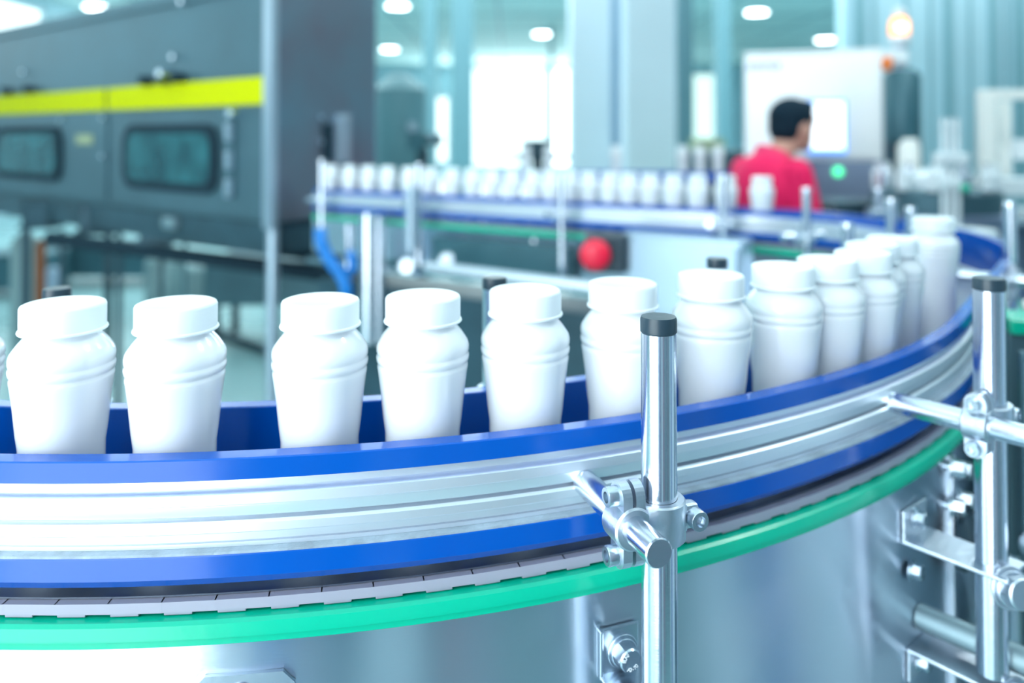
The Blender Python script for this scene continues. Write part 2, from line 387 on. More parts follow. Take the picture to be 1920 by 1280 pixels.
def at_len(L):
    for i in range(len(TR) - 1):
        if TR[i + 1][4] >= L:
            t = (L - TR[i][4]) / (TR[i + 1][4] - TR[i][4])
            return [TR[i][k] * (1 - t) + TR[i + 1][k] * t for k in range(5)]
    return list(TR[-1])
def at_px(px, off, lo, hi):
    """track length between lo and hi where the line at this offset is seen in column px"""
    best = None
    for i in range(401):
        L = lo + (hi - lo) * i / 400; p = at_len(L); x = 960 + 1500 * (p[0] + p[2] * off) / (p[1] + p[3] * off)
        if best is None or abs(x - px) < best[0]: best = (abs(x - px), L)
    return best[1]
LARC = TR[60][4]; LSTR = TR[68][4]; LCOR = TR[98][4]; LEND = TR[-1][4]

# ---------------------------------------------------------------- guide rails (outer and inner)
F = HALF                                   # o = F is the outer face radius
def rail_secs(sg):
    g = lambda L: [(sg * (F + o), h) for o, h in L]
    skin = g([(0, 1.0), (0.0, 1.066), (-0.04, 1.066), (-0.04, 1.05), (-0.052, 1.05), (-0.052, 1.345), (0.0, 1.345)])
    blue = g([(-0.066, 1.004), (-0.062, 1.0), (-0.004, 1.0), (0, 1.004), (0, 1.066), (-0.046, 1.066), (-0.046, 1.276), (0.033, 1.276), (0.036, 1.28),
              (0.036, 1.345), (0.012, 1.374), (-0.066, 1.374)])
    alu = g([(-0.045, 1.067), (-0.022, 1.067), (-0.022, 1.097), (0.004, 1.101), (0.012, 1.106), (0.014, 1.136), (0.010, 1.140), (0.010, 1.144), (0.0, 1.176), (-0.006, 1.180),
             (-0.03, 1.181), (-0.03, 1.190), (0.0, 1.190), (0.010, 1.197), (0.010, 1.222), (0.006, 1.226), (0.004, 1.249), (-0.006, 1.250), (-0.006, 1.254), (0.004, 1.255), (0.004, 1.268), (-0.045, 1.268)])
    lip = g([(-0.044, 1.2685), (0.034, 1.2685), (0.034, 1.2762), (-0.044, 1.2762)])
    return blue, alu, lip
def guide_rail(sg, label):
    t = thing('guide_rail', label, 'guide rail', W(X0, Z0, 1.37))
    inv = -Vector(t.location)
    blue, alu, lip = rail_secs(sg)
    for nm, sec, m in (('blue_guide_strip', blue, 'blue'), ('aluminium_profile', alu, 'alu'), ('wear_shim', lip, 'lip')):
        MB().sweep(TR, sec).build(nm, m, t, inv)
    return t
guide_rail(1, 'blue plastic guide rail backed with twin-ribbed aluminium, in front of the large bottles')
guide_rail(-1, 'blue plastic guide rail running behind the large bottles, in front of the far row')

# ---------------------------------------------------------------- conveyor body
conv = thing('conveyor', 'curved steel conveyor with bright green edge strip carrying the white bottles', 'conveyor', W(X0, Z0, 3.2))
inv = -Vector(conv.location)
near = [p for p in TR if p[4] <= LSTR + 0.01]; far = [p for p in TR if p[4] >= LSTR - 0.01]
MB().sweep(TR, [(-0.22, 1.44), (0.22, 1.44), (0.22, 1.47), (-0.22, 1.47)]).build('chain_bed', 'chain', conv, inv)
for sg in (1, -1):
    g = lambda L: [(sg * (F + o), h) for o, h in L]
    MB().sweep(TR, g([(-0.10, 1.466), (0.040, 1.466), (0.052, 1.474), (0.060, 1.500), (0.060, 1.512), (0.052, 1.517), (0.052, 1.535), (0.03, 1.545), (-0.10, 1.545)])).build('green_wear_strip', 'green', conv, inv)
    MB().sweep(near, g([(0.015, 1.545), (0.030, 1.545), (0.030, 3.1), (0.015, 3.1)])).build('side_skirt', 'steel', conv, inv)
    MB().sweep(far, g([(0.015, 1.545), (0.030, 1.545), (0.030, 2.15), (0.015, 2.15)])).build('side_skirt', 'steel', conv, inv)
# hinged chain plates: all one running chain
cb = MB(); L = 0.02; k = 0
while L < LEND - 0.1:
    p = at_len(L + 0.07); a = math.atan2(p[2], -p[3])
    T = Matrix.Translation(W(p[0], p[1], 1.4225)) @ Matrix.Rotation(a, 4, 'Z')
    # plate top, side link and a toothed lower edge
    RZ = Matrix.Rotation(a, 3, 'Z'); dy = 0.5 if p[4] > LCOR else 0
    cb.box(T @ Vector((0, 0, 0.0010 + 0.00003 * (k % 2))), (0.163 * U, (2 * F - 0.02) * U, 0.005 * U), RZ, 0)
    for sg in (1, -1):
        y = -sg * (F - 0.010) * U
        cb.box(T @ Vector((0, y, (0.0 - 0.016) * U)), (0.163 * U, 0.05 * U, 0.032 * U), RZ, 1)
        cb.box(T @ Vector((-0.03 * U, y, -0.030 * U)), (0.085 * U, 0.0485 * U, 0.020 * U), RZ, 1, 0.0006)
        cb.box(T @ Vector((0.045 * U, y * 0.99, -0.034 * U)), (0.05 * U, 0.02 * U, 0.012 * U), RZ, 2)
    L += 0.15; k += 1
cb.build('hinged_chain', ['chain', 'chaingrey', 'chaindark'], conv, inv)
# frame rail and legs under the far part
MB().sweep(far, [(-0.45, 2.24), (-0.38, 2.24), (-0.38, 2.32), (-0.45, 2.32)]).build('lower_tube', 'tube', conv, inv)
for L in (LSTR - 0.4, LCOR + 0.6, LCOR + 3.2, LEND - 1.2):
    p = at_len(L)
    for sg in (1, -1):
        q = W(p[0] + p[2] * sg * 0.2, p[1] + p[3] * sg * 0.2, 1.6); q2 = q.copy(); q2.z = 0.0 if L < LCOR else CAMZ - 2.55 * U
        MB().cyl(q2, q, 0.022, n=16).build('leg', 'tube', conv, inv)
for L in (0.9, 3.4, 6.2):
    p = at_len(L)
    q = W(p[0], p[1], 1.6); q2 = q.copy(); q2.z = 0
    MB().box((q + q2) / 2, (0.05, 0.05, q.z), Matrix.Rotation(math.atan2(p[2], -p[3]), 3, 'Z')).build('leg', 'steel', conv, inv)
print('LEN', LARC, LSTR, LCOR, LEND)

# chamfered plate with a domed screw on the skirt
def skirt_frame(px, off, lo=0.0, hi=None):
    L = at_px(px, off, lo, hi or LARC); p = at_len(L)
    return L, (p[0] + p[2] * off, p[1] + p[3] * off), math.atan2(p[2], -p[3])
L, (sx, sz), a = skirt_frame(468, F + 0.03)
T = Matrix.Translation(W(sx, sz, 0)) @ Matrix.Rotation(a, 4, 'Z')
def hz(py, Z): return (py - 253) / 1500 * Z   # H in units of a row at depth Z units
h0 = hz(1247, sz)
pl = MB(); Tp = T @ Matrix.Rotation(pi / 2, 4, 'X')       # local x along skirt, y up, z outward (towards viewer)
wv = 0.148
poly = [(-wv, -h0 * 1 - 0.12), (wv, -h0 - 0.12), (wv, -h0 - 0.035), (wv - 0.035, -h0), (-wv + 0.03, -h0), (-wv, -h0 - 0.03)]
pl.prism([(x * U, y * U) for x, y in poly], 0.0, 0.014 * U, Tp)
plate = pl.build('fixing_plate', 'bolt', conv, inv)
dm = MB(); Td = Tp @ Matrix.Translation(((-0.012) * U, (-h0 - 0.062) * U, 0.014 * U))
dm.lathe([(0.036 * U, 0), (0.034 * U, 0.012 * U), (0.026 * U, 0.021 * U), (0.012 * U, 0.025 * U), (0.001, 0.026 * U)], 28, Td, ang=60)
o = dm.build('dome_screw', 'bolt', plate)

# ---------------------------------------------------------------- guide posts with clamp and rod
def hexbolt_mb(a, d, r, L, wr=None):
    """washer, spring washer and hex head; a base point, d direction"""
    a, d = Vector(a), Vector(d).normalized(); b = MB(); wr = wr or r * 1.35
    b.cyl(a, a + d * r * 0.18, wr, n=28, bev=r * 0.04)
    b.cyl(a + d * r * 0.18, a + d * r * 0.42, wr * 0.84, n=28, bev=r * 0.05)
    b.hexa(a + d * r * 0.42, a + d * (r * 0.42 + L), r)
    return b
def socket_bolt(parent, c, d, r, L):
    c, d = Vector(c), Vector(d).normalized(); b = MB()
    T = Matrix.Translation(c) @ d.to_track_quat('Z', 'Y').to_matrix().to_4x4()
    b.lathe([(r, 0), (r, L * 0.9), (r * 0.93, L), (r * 0.56, L), (r * 0.5, L * 0.55)], 24, T)
    return b.build('clamp_bolt', 'bolt', parent)
def guide_post(label, rodfoot, ang, H_top, H_bot, d_post, t_post, rod_len, H_rod, group=None, full=True, mirror=1, cap='black', d_rod=0.085, aty=None):
    """rodfoot: (X,Z) units where the rod meets the rail; ang: outward heading angle; the rod runs along local -y"""
    rp = d_post / 2 * U; rr = d_rod / 2 * U; e = mirror * (rp + rr + 0.012 * U)
    root = thing('guide_post', label, 'guide post', (0, 0, 0), ang, group)
    base = W(rodfoot[0], rodfoot[1], H_bot)
    # local frame: x = tangent, -y = outward
    root.location = base + Matrix.Rotation(ang, 3, 'Z') @ Vector((e, -t_post * U, 0))
    zt = (H_bot - H_top) * U; zr = (H_bot - H_rod) * U
    MB().lathe([(rp, 0), (rp, zt - 0.02 * U), (rp - 0.0006, zt - 0.018 * U)], 40 if full else 20).build('post_tube', 'tube', root)
    if cap: MB().lathe([(rp * 0.98, zt - 0.02 * U), (rp * 1.03, zt - 0.016 * U), (rp * 1.03, zt + 0.022 * U), (rp * 0.97, zt + 0.030 * U), (rp * 0.5, zt + 0.032 * U), (0.0005, zt + 0.031 * U)], 40 if full else 20, ang=30).build('end_cap', cap, root)
    rod = MB().cyl((-e, t_post * U, zr), (-e, t_post * U - rod_len * U, zr), rr, n=32 if full else 16, bev=0.0007 if full else 0)
    rod = rod.build('rod', 'tube', root)
    if full: MB().cyl((-e, t_post * U + 0.002, zr), (-e, t_post * U - 0.012, zr), rr * 0.62, n=20).build('rod_foot', 'bolt', rod)
    # clamp: boss round the post, split shell round the rod
    c = MB(); B = rp + 0.026 * U; h = 0.062 * U
    c.lathe([(rp + 0.001, -h), (B - 0.001, -h), (B, -h + 0.001), (B, h - 0.001), (B - 0.001, h), (rp + 0.0003, h)], 32, Matrix.Translation((0, 0, zr)), cap=False)
    s = -1 if e > 0 else 1                       # side of the rod seen from the post
    S = rr + 0.022 * U; l2 = 0.05 * U
    c.cyl((-e, l2, zr), (-e, -l2, zr), S, n=32, bev=0.0012)
    cb = c.build('clamp_body', 'cast', root)
    c = MB()
    # two oblong ear plates either side of the split
    for dx, th in ((s * 0.004, 0.0062), (s * -0.0045, 0.0062)):
        poly = []
        for k in range(24):
            q = 2 * pi * k / 24; yy = cos(q) * 0.044 * U; zz = sin(q) * 0.044 * U + (0.085 * U if sin(q) >= 0 else -0.085 * U)
            poly.append((yy, zz))
        T = Matrix.Translation((-e + dx - th / 2, 0, zr)) @ Matrix(((0, 0, 1, 0), (1, 0, 0, 0), (0, 1, 0, 0), (0, 0, 0, 1)))
        c.prism(poly, 0, th, T)
    c.box((-s * -0 + (s * -1) * -B * 0.0 - s * B * 0.55, 0, zr), (B * 0.9, 0.07 * U, 0.085 * U), None, 0, 0.0015)
    # ear for the post screw
    c.box((-s * (B + 0.012 * U), -0.01 * U, zr), (0.062 * U, 0.05 * U, 0.075 * U), None, 0, 0.003)
    c.build('clamp_ears', 'cast', root)
    if full:
        for dz in (0.088, -0.088):
            socket_bolt(root, (-e + s * 0.0070, 0, zr + dz * U), (s, 0, 0), 0.030 * U, 0.038 * U)
        socket_bolt(root, (-s * (B + 0.022 * U), -0.035 * U, zr), (0, -1, 0), 0.031 * U, 0.036 * U)
    return root
def rail_pt(px, off, lo, hi):
    L = at_px(px, off, lo, hi); p = at_len(L); return (p[0] + p[2] * off, p[1] + p[3] * off), math.atan2(p[2], -p[3]), L
(pt, a, L) = rail_pt(1092, F, 0, LARC)
print('post A', pt, a)
guide_post('brushed steel post with black cap standing before the blue rail, rod end facing out', pt, a, 0.593, 2.6, 0.110, 0.31, 0.50, 1.182, d_rod=0.086)
(pt, a, L) = rail_pt(1664, F, 0, LARC)
print('post B', pt, a)
guide_post('steel post with black cap standing beyond the rail curve, long rod crossing its clamp', pt, a, 0.625, 2.22, 0.122, 0.36, 1.1, 1.175, d_rod=0.088)
# posts behind the big bottles (inner rail), black caps
inner = [(112, 'black-capped guide post peeping over the leftmost large bottle', 0.672, 'black'),
         (930, 'black-capped guide post peeping over the fifth large bottle', 0.66, 'black'),
         (1343, 'black-capped guide post peeping over the seventh large bottle', 0.672, 'black')]
for px, lab, ht, cp in inner:
    off = -F - 0.33
    L = at_px(px, off, 0, LARC); p = at_len(L); a = math.atan2(p[2], -p[3])
    rp_ = 0.053 + 0.0425 + 0.012
    foot = (p[0] - p[2] * F - cos(a) * -rp_, p[1] - p[3] * F - sin(a) * -rp_)
    guide_post(lab, foot, a + pi, ht, 2.6, 0.106, 0.33, 0.5, 1.175)
def free_post(label, px, ytop, Z, H_top_d=None, h_bot=1.9, dia=0.10, ang=None, cap='tube', toward=0.35, group=None):
    """post whose top is seen at (px, ytop), Z units away; its rod points to the rail, heading ang"""
    X = (px - 960) / 1500 * Z; H = (ytop - 253) / 1500 * Z
    rp_ = dia / 2 + 0.0425 + 0.012
    # rod foot such that the post lands on (X,Z)
    fx = X - (cos(ang) * rp_ + sin(ang) * toward); fz = Z - (sin(ang) * rp_ - cos(ang) * toward)
    return guide_post(label, (fx, fz), ang, H, h_bot, dia, toward, toward + 0.25, 1.14, group, full=False, cap=cap)
A2 = A1 + radians(94.7)
def far_in(px, lab, ytop, dia=0.11):
    off = -F - 0.38
    L = at_px(px, off, LCOR - 0.6, LEND + 0.0); p = at_len(L)
    free_post(lab, px, ytop, p[1] + p[3] * off, ang=math.atan2(p[2], -p[3]) + pi, dia=dia, toward=0.38, h_bot=2.1)
far_in(604, 'steel guide post at the machine end of the far row', 302)
far_in(786, 'steel guide post in front of the far row beside the twin tubes', 310)
far_in(1054, 'slim steel guide post in front of the far row beside the red stop button', 330)
far_in(1356, 'slim steel guide post in front of the far row beside the red shirt', 332)
free_post('slim steel guide post below the red shirt, near the last far bottle', 1512, 357, 8.9, ang=A2 + pi - 0.6, h_bot=1.8)
free_post('short white-topped guide post rising behind the ninth large bottle', 1588, 425, 6.5, ang=A1 + pi, h_bot=1.8, dia=0.095)
free_post('steel guide post behind the blue rail at the far bend, left of a pair', 1647, 356, 11.7, ang=A2 - 0.5, h_bot=7.5, dia=0.13)
free_post('taller steel guide post of the pair inside the far bend', 1671, 377, 8.3, ang=A1 + pi, h_bot=1.8, dia=0.115)
free_post('shorter steel guide post of the pair inside the far bend', 1707, 394, 7.6, ang=A1 + pi, h_bot=1.8, dia=0.10)
free_post('steel guide post outside the far bend, below the white frame', 1893, 385, 6.4, ang=A1, h_bot=1.8, dia=0.095)

# ---------------------------------------------------------------- bottles
HB = 1.414                                    # chain top
def bottle_proto():
    t = thing('bottle', 'x', 'bottle', (0, 0, 0))
    b = MB(); u = U
    z = lambda H: (HB - H) * u
    prof = [(0.0, 0.002), (0.100, 0.0), (0.112, 0.0), (0.120, 0.010), (0.126, 0.05), (0.128, 0.11), (0.130, HB - 1.03), (0.137, HB - 0.98), (0.146, HB - 0.89), (0.155, HB - 0.822), (0.1575, HB - 0.808),
            (0.1575, HB - 0.800), (0.1545, HB - 0.794), (0.1545, HB - 0.789), (0.160, HB - 0.784), (0.1615, HB - 0.774), (0.1615, HB - 0.768), (0.158, HB - 0.762), (0.158, HB - 0.757), (0.161, HB - 0.750), (0.161, HB - 0.735), (0.157, HB - 0.720), (0.147, HB - 0.705),
            (0.135, HB - 0.688), (0.122, HB - 0.673), (0.115, HB - 0.665), (0.111, HB - 0.656), (0.110, HB - 0.63), (0.1, HB - 0.62)]
    b.lathe([(max(0.0004, r * u), zz * u) for r, zz in prof], 64, ang=50); b.build('bottle_body', 'bottle', t)
    c = MB(); r = 0.131
    prof = [(0.112, HB - 0.652), (r + 0.004, HB - 0.652), (r + 0.0055, HB - 0.649), (r + 0.004, HB - 0.644), (r, HB - 0.642), (r, HB - 0.572), (r - 0.003, HB - 0.565), (r - 0.010, HB - 0.5615), (r - 0.018, HB - 0.5615), (r - 0.02, HB - 0.5625), (0.002, HB - 0.5625)]
    c.lathe([(q * u, zz * u) for q, zz in prof], 64, ang=50); c.build('bottle_cap', 'cap', t)
    return t
BP = bottle_proto(); used = [False]
def place_bottle(p, label, group, s=1.0):
    if not used[0]: o = BP; used[0] = True
    else:
        o = BP.copy(); COL.objects.link(o)
        for ch in BP.children:
            c = ch.copy(); COL.objects.link(c); c.parent = o
    o.location = p; o.scale = (s, s, s); o.rotation_euler[2] = random.uniform(0, 6)
    o['label'] = label
    if group: o['group'] = group
    return o
ORD = ['first', 'second', 'third', 'fourth', 'fifth', 'sixth', 'seventh', 'eighth', 'ninth', 'tenth', 'eleventh', 'twelfth', 'thirteenth', 'fourteenth', 'fifteenth',
       'sixteenth', 'seventeenth', 'eighteenth', 'nineteenth', 'twentieth', 'twenty-first', 'twenty-second']
BO = F - 0.228
near_px = [-90, 122, 328, 604, 791, 983, 1163, 1332, 1463, 1549, 1614, 1652, 1690, 1748]
near_L = {9: (5.875, BO), 10: (6.205, BO), 11: (6.535, BO - 0.09), 12: (6.865, BO - 0.09)}
lab_extra = {1: 'large white capped bottle under a black post cap, first whole one from the left', 2: 'large white capped bottle before the widest gap in the line',
             3: 'large white capped bottle just after the widest gap in the line', 13: 'white capped bottle ending the near line, beside the bare blue bend'}
for i, px in enumerate(near_px):
    off = BO if i < 13 else BO - 0.10
    L = at_px(px, off, 0, LSTR)
    if i in near_L: L, off = near_L[i]
    p = at_len(L)
    lab = lab_extra.get(i) or ('large white bottle cut off by the left edge of the picture' if i == 0 else
                               '%s large white capped bottle from the left on the near conveyor curve' % ORD[i - 1])
    place_bottle(W(p[0] + p[2] * off, p[1] + p[3] * off, HB), lab, 'large bottles on the near curve')
far_px = [621, 655, 691, 728, 768, 808, 847, 886, 923, 961, 998, 1034, 1069, 1104, 1143, 1180, 1219, 1262, 1308, 1362, 1428]
for i, px in enumerate(far_px):
    off = -0.02
    L = at_px(px, off, LCOR - 1.5, LEND); p = at_len(L)
    lab = 'small-looking white capped bottle, %s from the left in the far row' % ORD[i] if i < 20 else 'lone white capped bottle standing in front of the red shirt'
    place_bottle(W(p[0] + p[2] * off, p[1] + p[3] * off, HB), lab, 'bottles of the far row')

# ---------------------------------------------------------------- brackets bolted to the skirt
def skirt_bracket_near():
    L, (sx, sz), a = skirt_frame(1152, F + 0.03)
    t = thing('post_bracket', 'bent steel bracket bolted to the skirt below the foremost post clamp', 'bracket', W(sx, sz, 1.9), a)
    k = sz / 1500
    z0 = (1.9 - hz(1160, sz)) * U; hh = 0.165 * U; ww = 0.150 * U; xo = 0.012 * U
    b = MB(); th = 0.012 * U
    b.box((xo, -th / 2 - 0.001, z0 - hh / 2), (ww, th, hh), None, 0, 0.0011)
    b.box((xo - ww / 2 + th / 2, -0.012 * U, z0 - hh / 2), (th, 0.03 * U, hh), None, 0, 0.001)
    b.box((xo + 0.03 * U, -0.12 * U, z0 - hh + th / 2), (ww + 0.06 * U, 0.26 * U, th), Matrix.Rotation(0.05, 3, 'X'), 0, 0.0011)
    b.build('bent_plate', 'bolt', t)
    hb = hexbolt_mb((xo + 0.012 * U, -th - 0.001, z0 - 0.085 * U), (0, -1, 0), 0.042 * U, 0.045 * U).build('hex_bolt', 'bolt', t)
    for txt, q in (('BUNI', 0.75), ('A2-70', -1.2)):
        n = len(txt)
        for i, chh in enumerate(txt):
            cu = bpy.data.curves.new('lettering', 'FONT'); cu.body = chh; cu.size = 0.0036; cu.extrude = 0.00012; cu.align_x = 'CENTER'; cu.align_y = 'CENTER'
            tmp = bpy.data.objects.new('tmp', cu); COL.objects.link(tmp); bpy.context.view_layer.update()
            me = bpy.data.meshes.new_from_object(tmp.evaluated_get(bpy.context.evaluated_depsgraph_get())); bpy.data.objects.remove(tmp); bpy.data.curves.remove(cu)
            me.materials.clear(); me.materials.append(M['white']); o = bpy.data.objects.new('lettering', me); COL.objects.link(o)
            o.parent = hb; th_ = q + (n / 2 - i) * 0.30 * (1 if q > 0 else -1) + (pi / 2 if q > 0 else 0)
            rr = 0.0053
            o.location = (xo + 0.012 * U + rr * cos(th_), -th - 0.0011 - 0.042 * U * 0.42 - 0.045 * U - 0.0001, z0 - 0.085 * U + rr * sin(th_))
            o.rotation_euler = (pi / 2, 0, 0)
            o.rotation_euler = (Matrix.Rotation(pi / 2, 3, 'X') @ Matrix.Rotation(th_ - pi / 2 if q > 0 else th_ + pi / 2, 3, 'Z')).to_euler()
    return t
skirt_bracket_near()
def shelf_bracket(label, px, H, up, ln, bolts, nut):
    """L-shaped plate bolted to the skirt: tab along it, shelf running outward"""
    L = at_px(px, F + 0.03, 0, LARC); p = at_len(L); X, Z = p[0] + p[2] * (F + 0.031), p[1] + p[3] * (F + 0.031)
    a = math.atan2(p[2], -p[3]); t = thing('shelf_bracket', label, 'bracket', W(X, Z, H), a)
    w_, th, hh = 0.22 * U, 0.016 * U, 0.135 * U; sg = 1 if up else -1
    b = MB()
    b.box((w_ / 2, -th / 2 - 0.0005, sg * hh / 2), (w_, th, hh), None, 0, 0.0012)
    b.box((w_ / 2, -ln * U / 2, -sg * th * 0.0), (w_, ln * U, th), None, 0, 0.0012)
    b.build('bent_plate', 'cast', t)
    for bx, bz in bolts:
        hexbolt_mb((bx * U, -th if bz * sg > 0 else -0.002, bz * U), (0.1, -1, 0), 0.034 * U, 0.035 * U).build('hex_bolt', 'bolt', t)
    nb = hexbolt_mb((0.075 * U, -ln * U + 0.02 * U, nut * U), (-0.55, -1, 0.15), 0.066 * U, 0.05 * U, 0.085 * U)
    nb.build('large_nut', 'cast', t)
    return t
shelf_bracket('bent steel shelf bracket carrying the outer post, upper of two', 1683, 1.785, True, 0.42, ((0.10, 0.085), (0.075, -0.14)), -0.05)
shelf_bracket('bent steel shelf bracket at the foot of the outer post, lower of two', 1689, 2.27, False, 0.42, ((0.09, -0.075),), -0.03)
p = at_len(at_px(1715, F + 0.03, 0, LARC)); o_ = (p[0] + p[2] * (F + 0.031), p[1] + p[3] * (F + 0.031))
a_, b_ = W(*o_, 2.17), W(o_[0] + p[2] * 0.5, o_[1] + p[3] * 0.5, 2.17)
tag(MB().cyl(a_, b_, 0.055 * U, n=28, bev=0.001).build('spacer_tube', 'dull'), 'dull steel spacer tube lying over the lower shelf bracket', 'tube')
q = W(2.12, 3.22, 1.80); q2 = W(2.12, 3.22, 2.28)
tag(MB().box((q + q2) / 2, (0.035 * U, 0.02 * U, 0.50 * U), None, 0, 0.001).build('link_bar', 'cast'), 'upright steel bar joining the two large nuts', 'bar')
tag(MB().cyl(W(2.16, 3.30, 1.70), W(2.9, 3.6, 1.72), 0.055 * U, n=24).build('cross_rod', 'cast'), 'thick steel rod leaving the picture above the upper large nut', 'rod')

# ---------------------------------------------------------------- big grey machine on the left
MC = Vector((-0.90, 3.0, 0)); mu = Vector((-0.787, 0.617, 0)); mv = Vector((0.617, 0.787, 0))
MR = Matrix((( -mu.x, mv.x, 0), (-mu.y, mv.y, 0), (0, 0, 1)))      # local x runs along -u, y into the machine
MZ0, MZ1 = 1.165, 2.10; ML = 5.2; MD = 0.52
mach = thing('tunnel_machine', 'large dark steel tunnel machine with yellow stripe and rounded windows', 'machine', MC)
def mloc(s, d, z): return mu * s + mv * d + Vector((0, 0, z))
def mbox(b, s0, s1, d0, d1, z0, z1, m=0, bev=0.0):
    return b.box(mloc((s0 + s1) / 2, (d0 + d1) / 2, (z0 + z1) / 2), (abs(s1 - s0), abs(d1 - d0), z1 - z0), MR, m, bev)
b = MB()
mbox(b, 0.03, ML, 0.012, MD - 0.01, MZ0, MZ1, 0, 0.006)
b.build('housing', 'mach', mach)
mbox(MB(), -0.004, 0.03, 0.02, MD, MZ0 + 0.004, MZ1, 0, 0.012).build('end_panel', 'machend', mach)
mbox(MB(), -0.012, 0.045, -0.012, 0.02, MZ0 - 0.02, MZ1, 0, 0.008).build('corner_post', 'edge', mach)
b = MB()
for s0, s1 in ((0.052, 1.27), (1.31, 2.65), (2.69, ML)): mbox(b, s0, s1, 0.001, 0.016, 1.19, 1.60, 0, 0.003)
b.build('door_panel', 'mach', mach)
mbox(MB(), 0.02, 1.30, -0.001, 0.010, 1.617, 1.722).build('yellow_stripe', 'yellow', mach)
mbox(MB(), 1.335, ML, -0.001, 0.010, 1.617, 1.722).build('yellow_stripe', 'yellow', mach)
mbox(MB(), 0.046, ML, -0.004, 0.014, 2.06, MZ1 + 0.012, 0, 0.004).build('top_trim', 'mach', mach)
mbox(MB(), 0.03, ML, 0.01, MD - 0.02, MZ0 - 0.12, MZ0 - 0.002).build('drip_tray', 'dark', mach)
def rrect(w_, h_, r, n=6):
    o = []
    for cx, cy, a0 in ((w_ / 2 - r, h_ / 2 - r, 0), (-w_ / 2 + r, h_ / 2 - r, 90), (-w_ / 2 + r, -h_ / 2 + r, 180), (w_ / 2 - r, -h_ / 2 + r, 270)):
        for k in range(n + 1): q = radians(a0 + 90 * k / n); o.append((cx + r * cos(q), cy + r * sin(q)))
    return o
MT = lambda s, d, z: Matrix.Translation(mloc(s, d, z)) @ MR.to_4x4() @ Matrix.Rotation(pi / 2, 4, 'X')
for s0, s1 in ((0.35, 1.12), (1.78, 2.62), (3.0, 3.8)):
    W_, H_ = s1 - s0, 0.285; zc = 1.402
    wf = MB().prism(rrect(W_, H_, 0.085), 0, 0.016, MT((s0 + s1) / 2, -0.001, zc)).build('window_gasket', 'rubber', mach)
    MB().prism(rrect(W_ - 0.10, H_ - 0.075, 0.06), 0.016, 0.019, MT((s0 + s1) / 2, -0.001, zc)).build('window_pane', 'glassd', wf)
def knob(px, py, r, m='edge', name='bolt_head', L=0.02):
    k = (px - 960) / 1500; s = (k * MC.y - MC.x) / (mu.x - k * mu.y) if px < 508 else 0
    Z = MC.y + mu.y * s; z = CAMZ - (py - 253) / 1500 * Z
    MB().cyl(mloc(s, 0.004, z), mloc(s, -L, z), r, n=16, bev=r * 0.15).build(name, m, mach)
for px, py in ((328, 107), (118, 225), (197, 222), (197, 293), (343, 4), (47, 135)): knob(px, py, 0.012, 'bolt')
for px, py in ((282, 152), (318, 150), (20, 172), (62, 168), (342, 146)): knob(px, py, 0.022, 'rubber', 'latch_knob', 0.05)
knob(325, 139, 0.018, 'bolt', 'latch_knob', 0.07)
# hinge strip beside the near window
hg = mbox(MB(), 0.235, 0.262, -0.014, 0.004, 1.255, 1.56, 0, 0.004).build('hinge_bar', 'mach', mach)
for z in (1.29, 1.40, 1.51): mbox(MB(), 0.238, 0.272, -0.030, -0.006, z - 0.036, z + 0.036, 0, 0.008).build('hinge', 'edge', hg)
knob(444, 213, 0.018, 'bolt', 'latch_knob', 0.04)
mbox(MB(), 1.45, 1.62, -0.004, 0.006, 1.455, 1.50).build('rating_plate', 'olive', mach)
# end face: slot, bar and bolts
dpt = lambda px: (lambda k: (k * MC.y - MC.x) / (mv.x - k * mv.y))((px - 960) / 1500)
def ebox(b, p0, p1, y0, y1, t0, t1, bev=0.0):
    d0, d1 = dpt(p0), dpt(p1); Z = MC.y + mv.y * (d0 + d1) / 2
    return mbox(b, -t0, -t1, d0, d1, CAMZ - (y1 - 253) / 1500 * Z, CAMZ - (y0 - 253) / 1500 * Z, 0, bev)
ebox(MB(), 602, 622, 232, 302, 0.006, 0.012).build('discharge_slot', 'rubber', mach)
ebox(MB(), 628, 650, 215, 305, 0.0, 0.03, 0.006).build('upright_handle', 'edge', mach)
for px, py in ((597, 220), (597, 266), (640, 222)):
    d = dpt(px); Z = MC.y + mv.y * d; z = CAMZ - (py - 253) / 1500 * Z
    MB().cyl(mloc(0, d, z), mloc(-0.02, d, z), 0.011, n=14).build('bolt_head', 'bolt', mach)
for s, d in ((0.02, 0.02), (0.02, MD - 0.04), (2.3, 0.03), (2.3, MD - 0.04), (4.8, 0.03), (4.8, MD - 0.04)):
    p = mloc(s, d, 0); q = mloc(s, d, MZ0 - 0.01)
    MB().cyl(p, q, 0.024, n=16).build('leg', 'edge' if s < 1 and d < 0.1 else 'dark', mach)
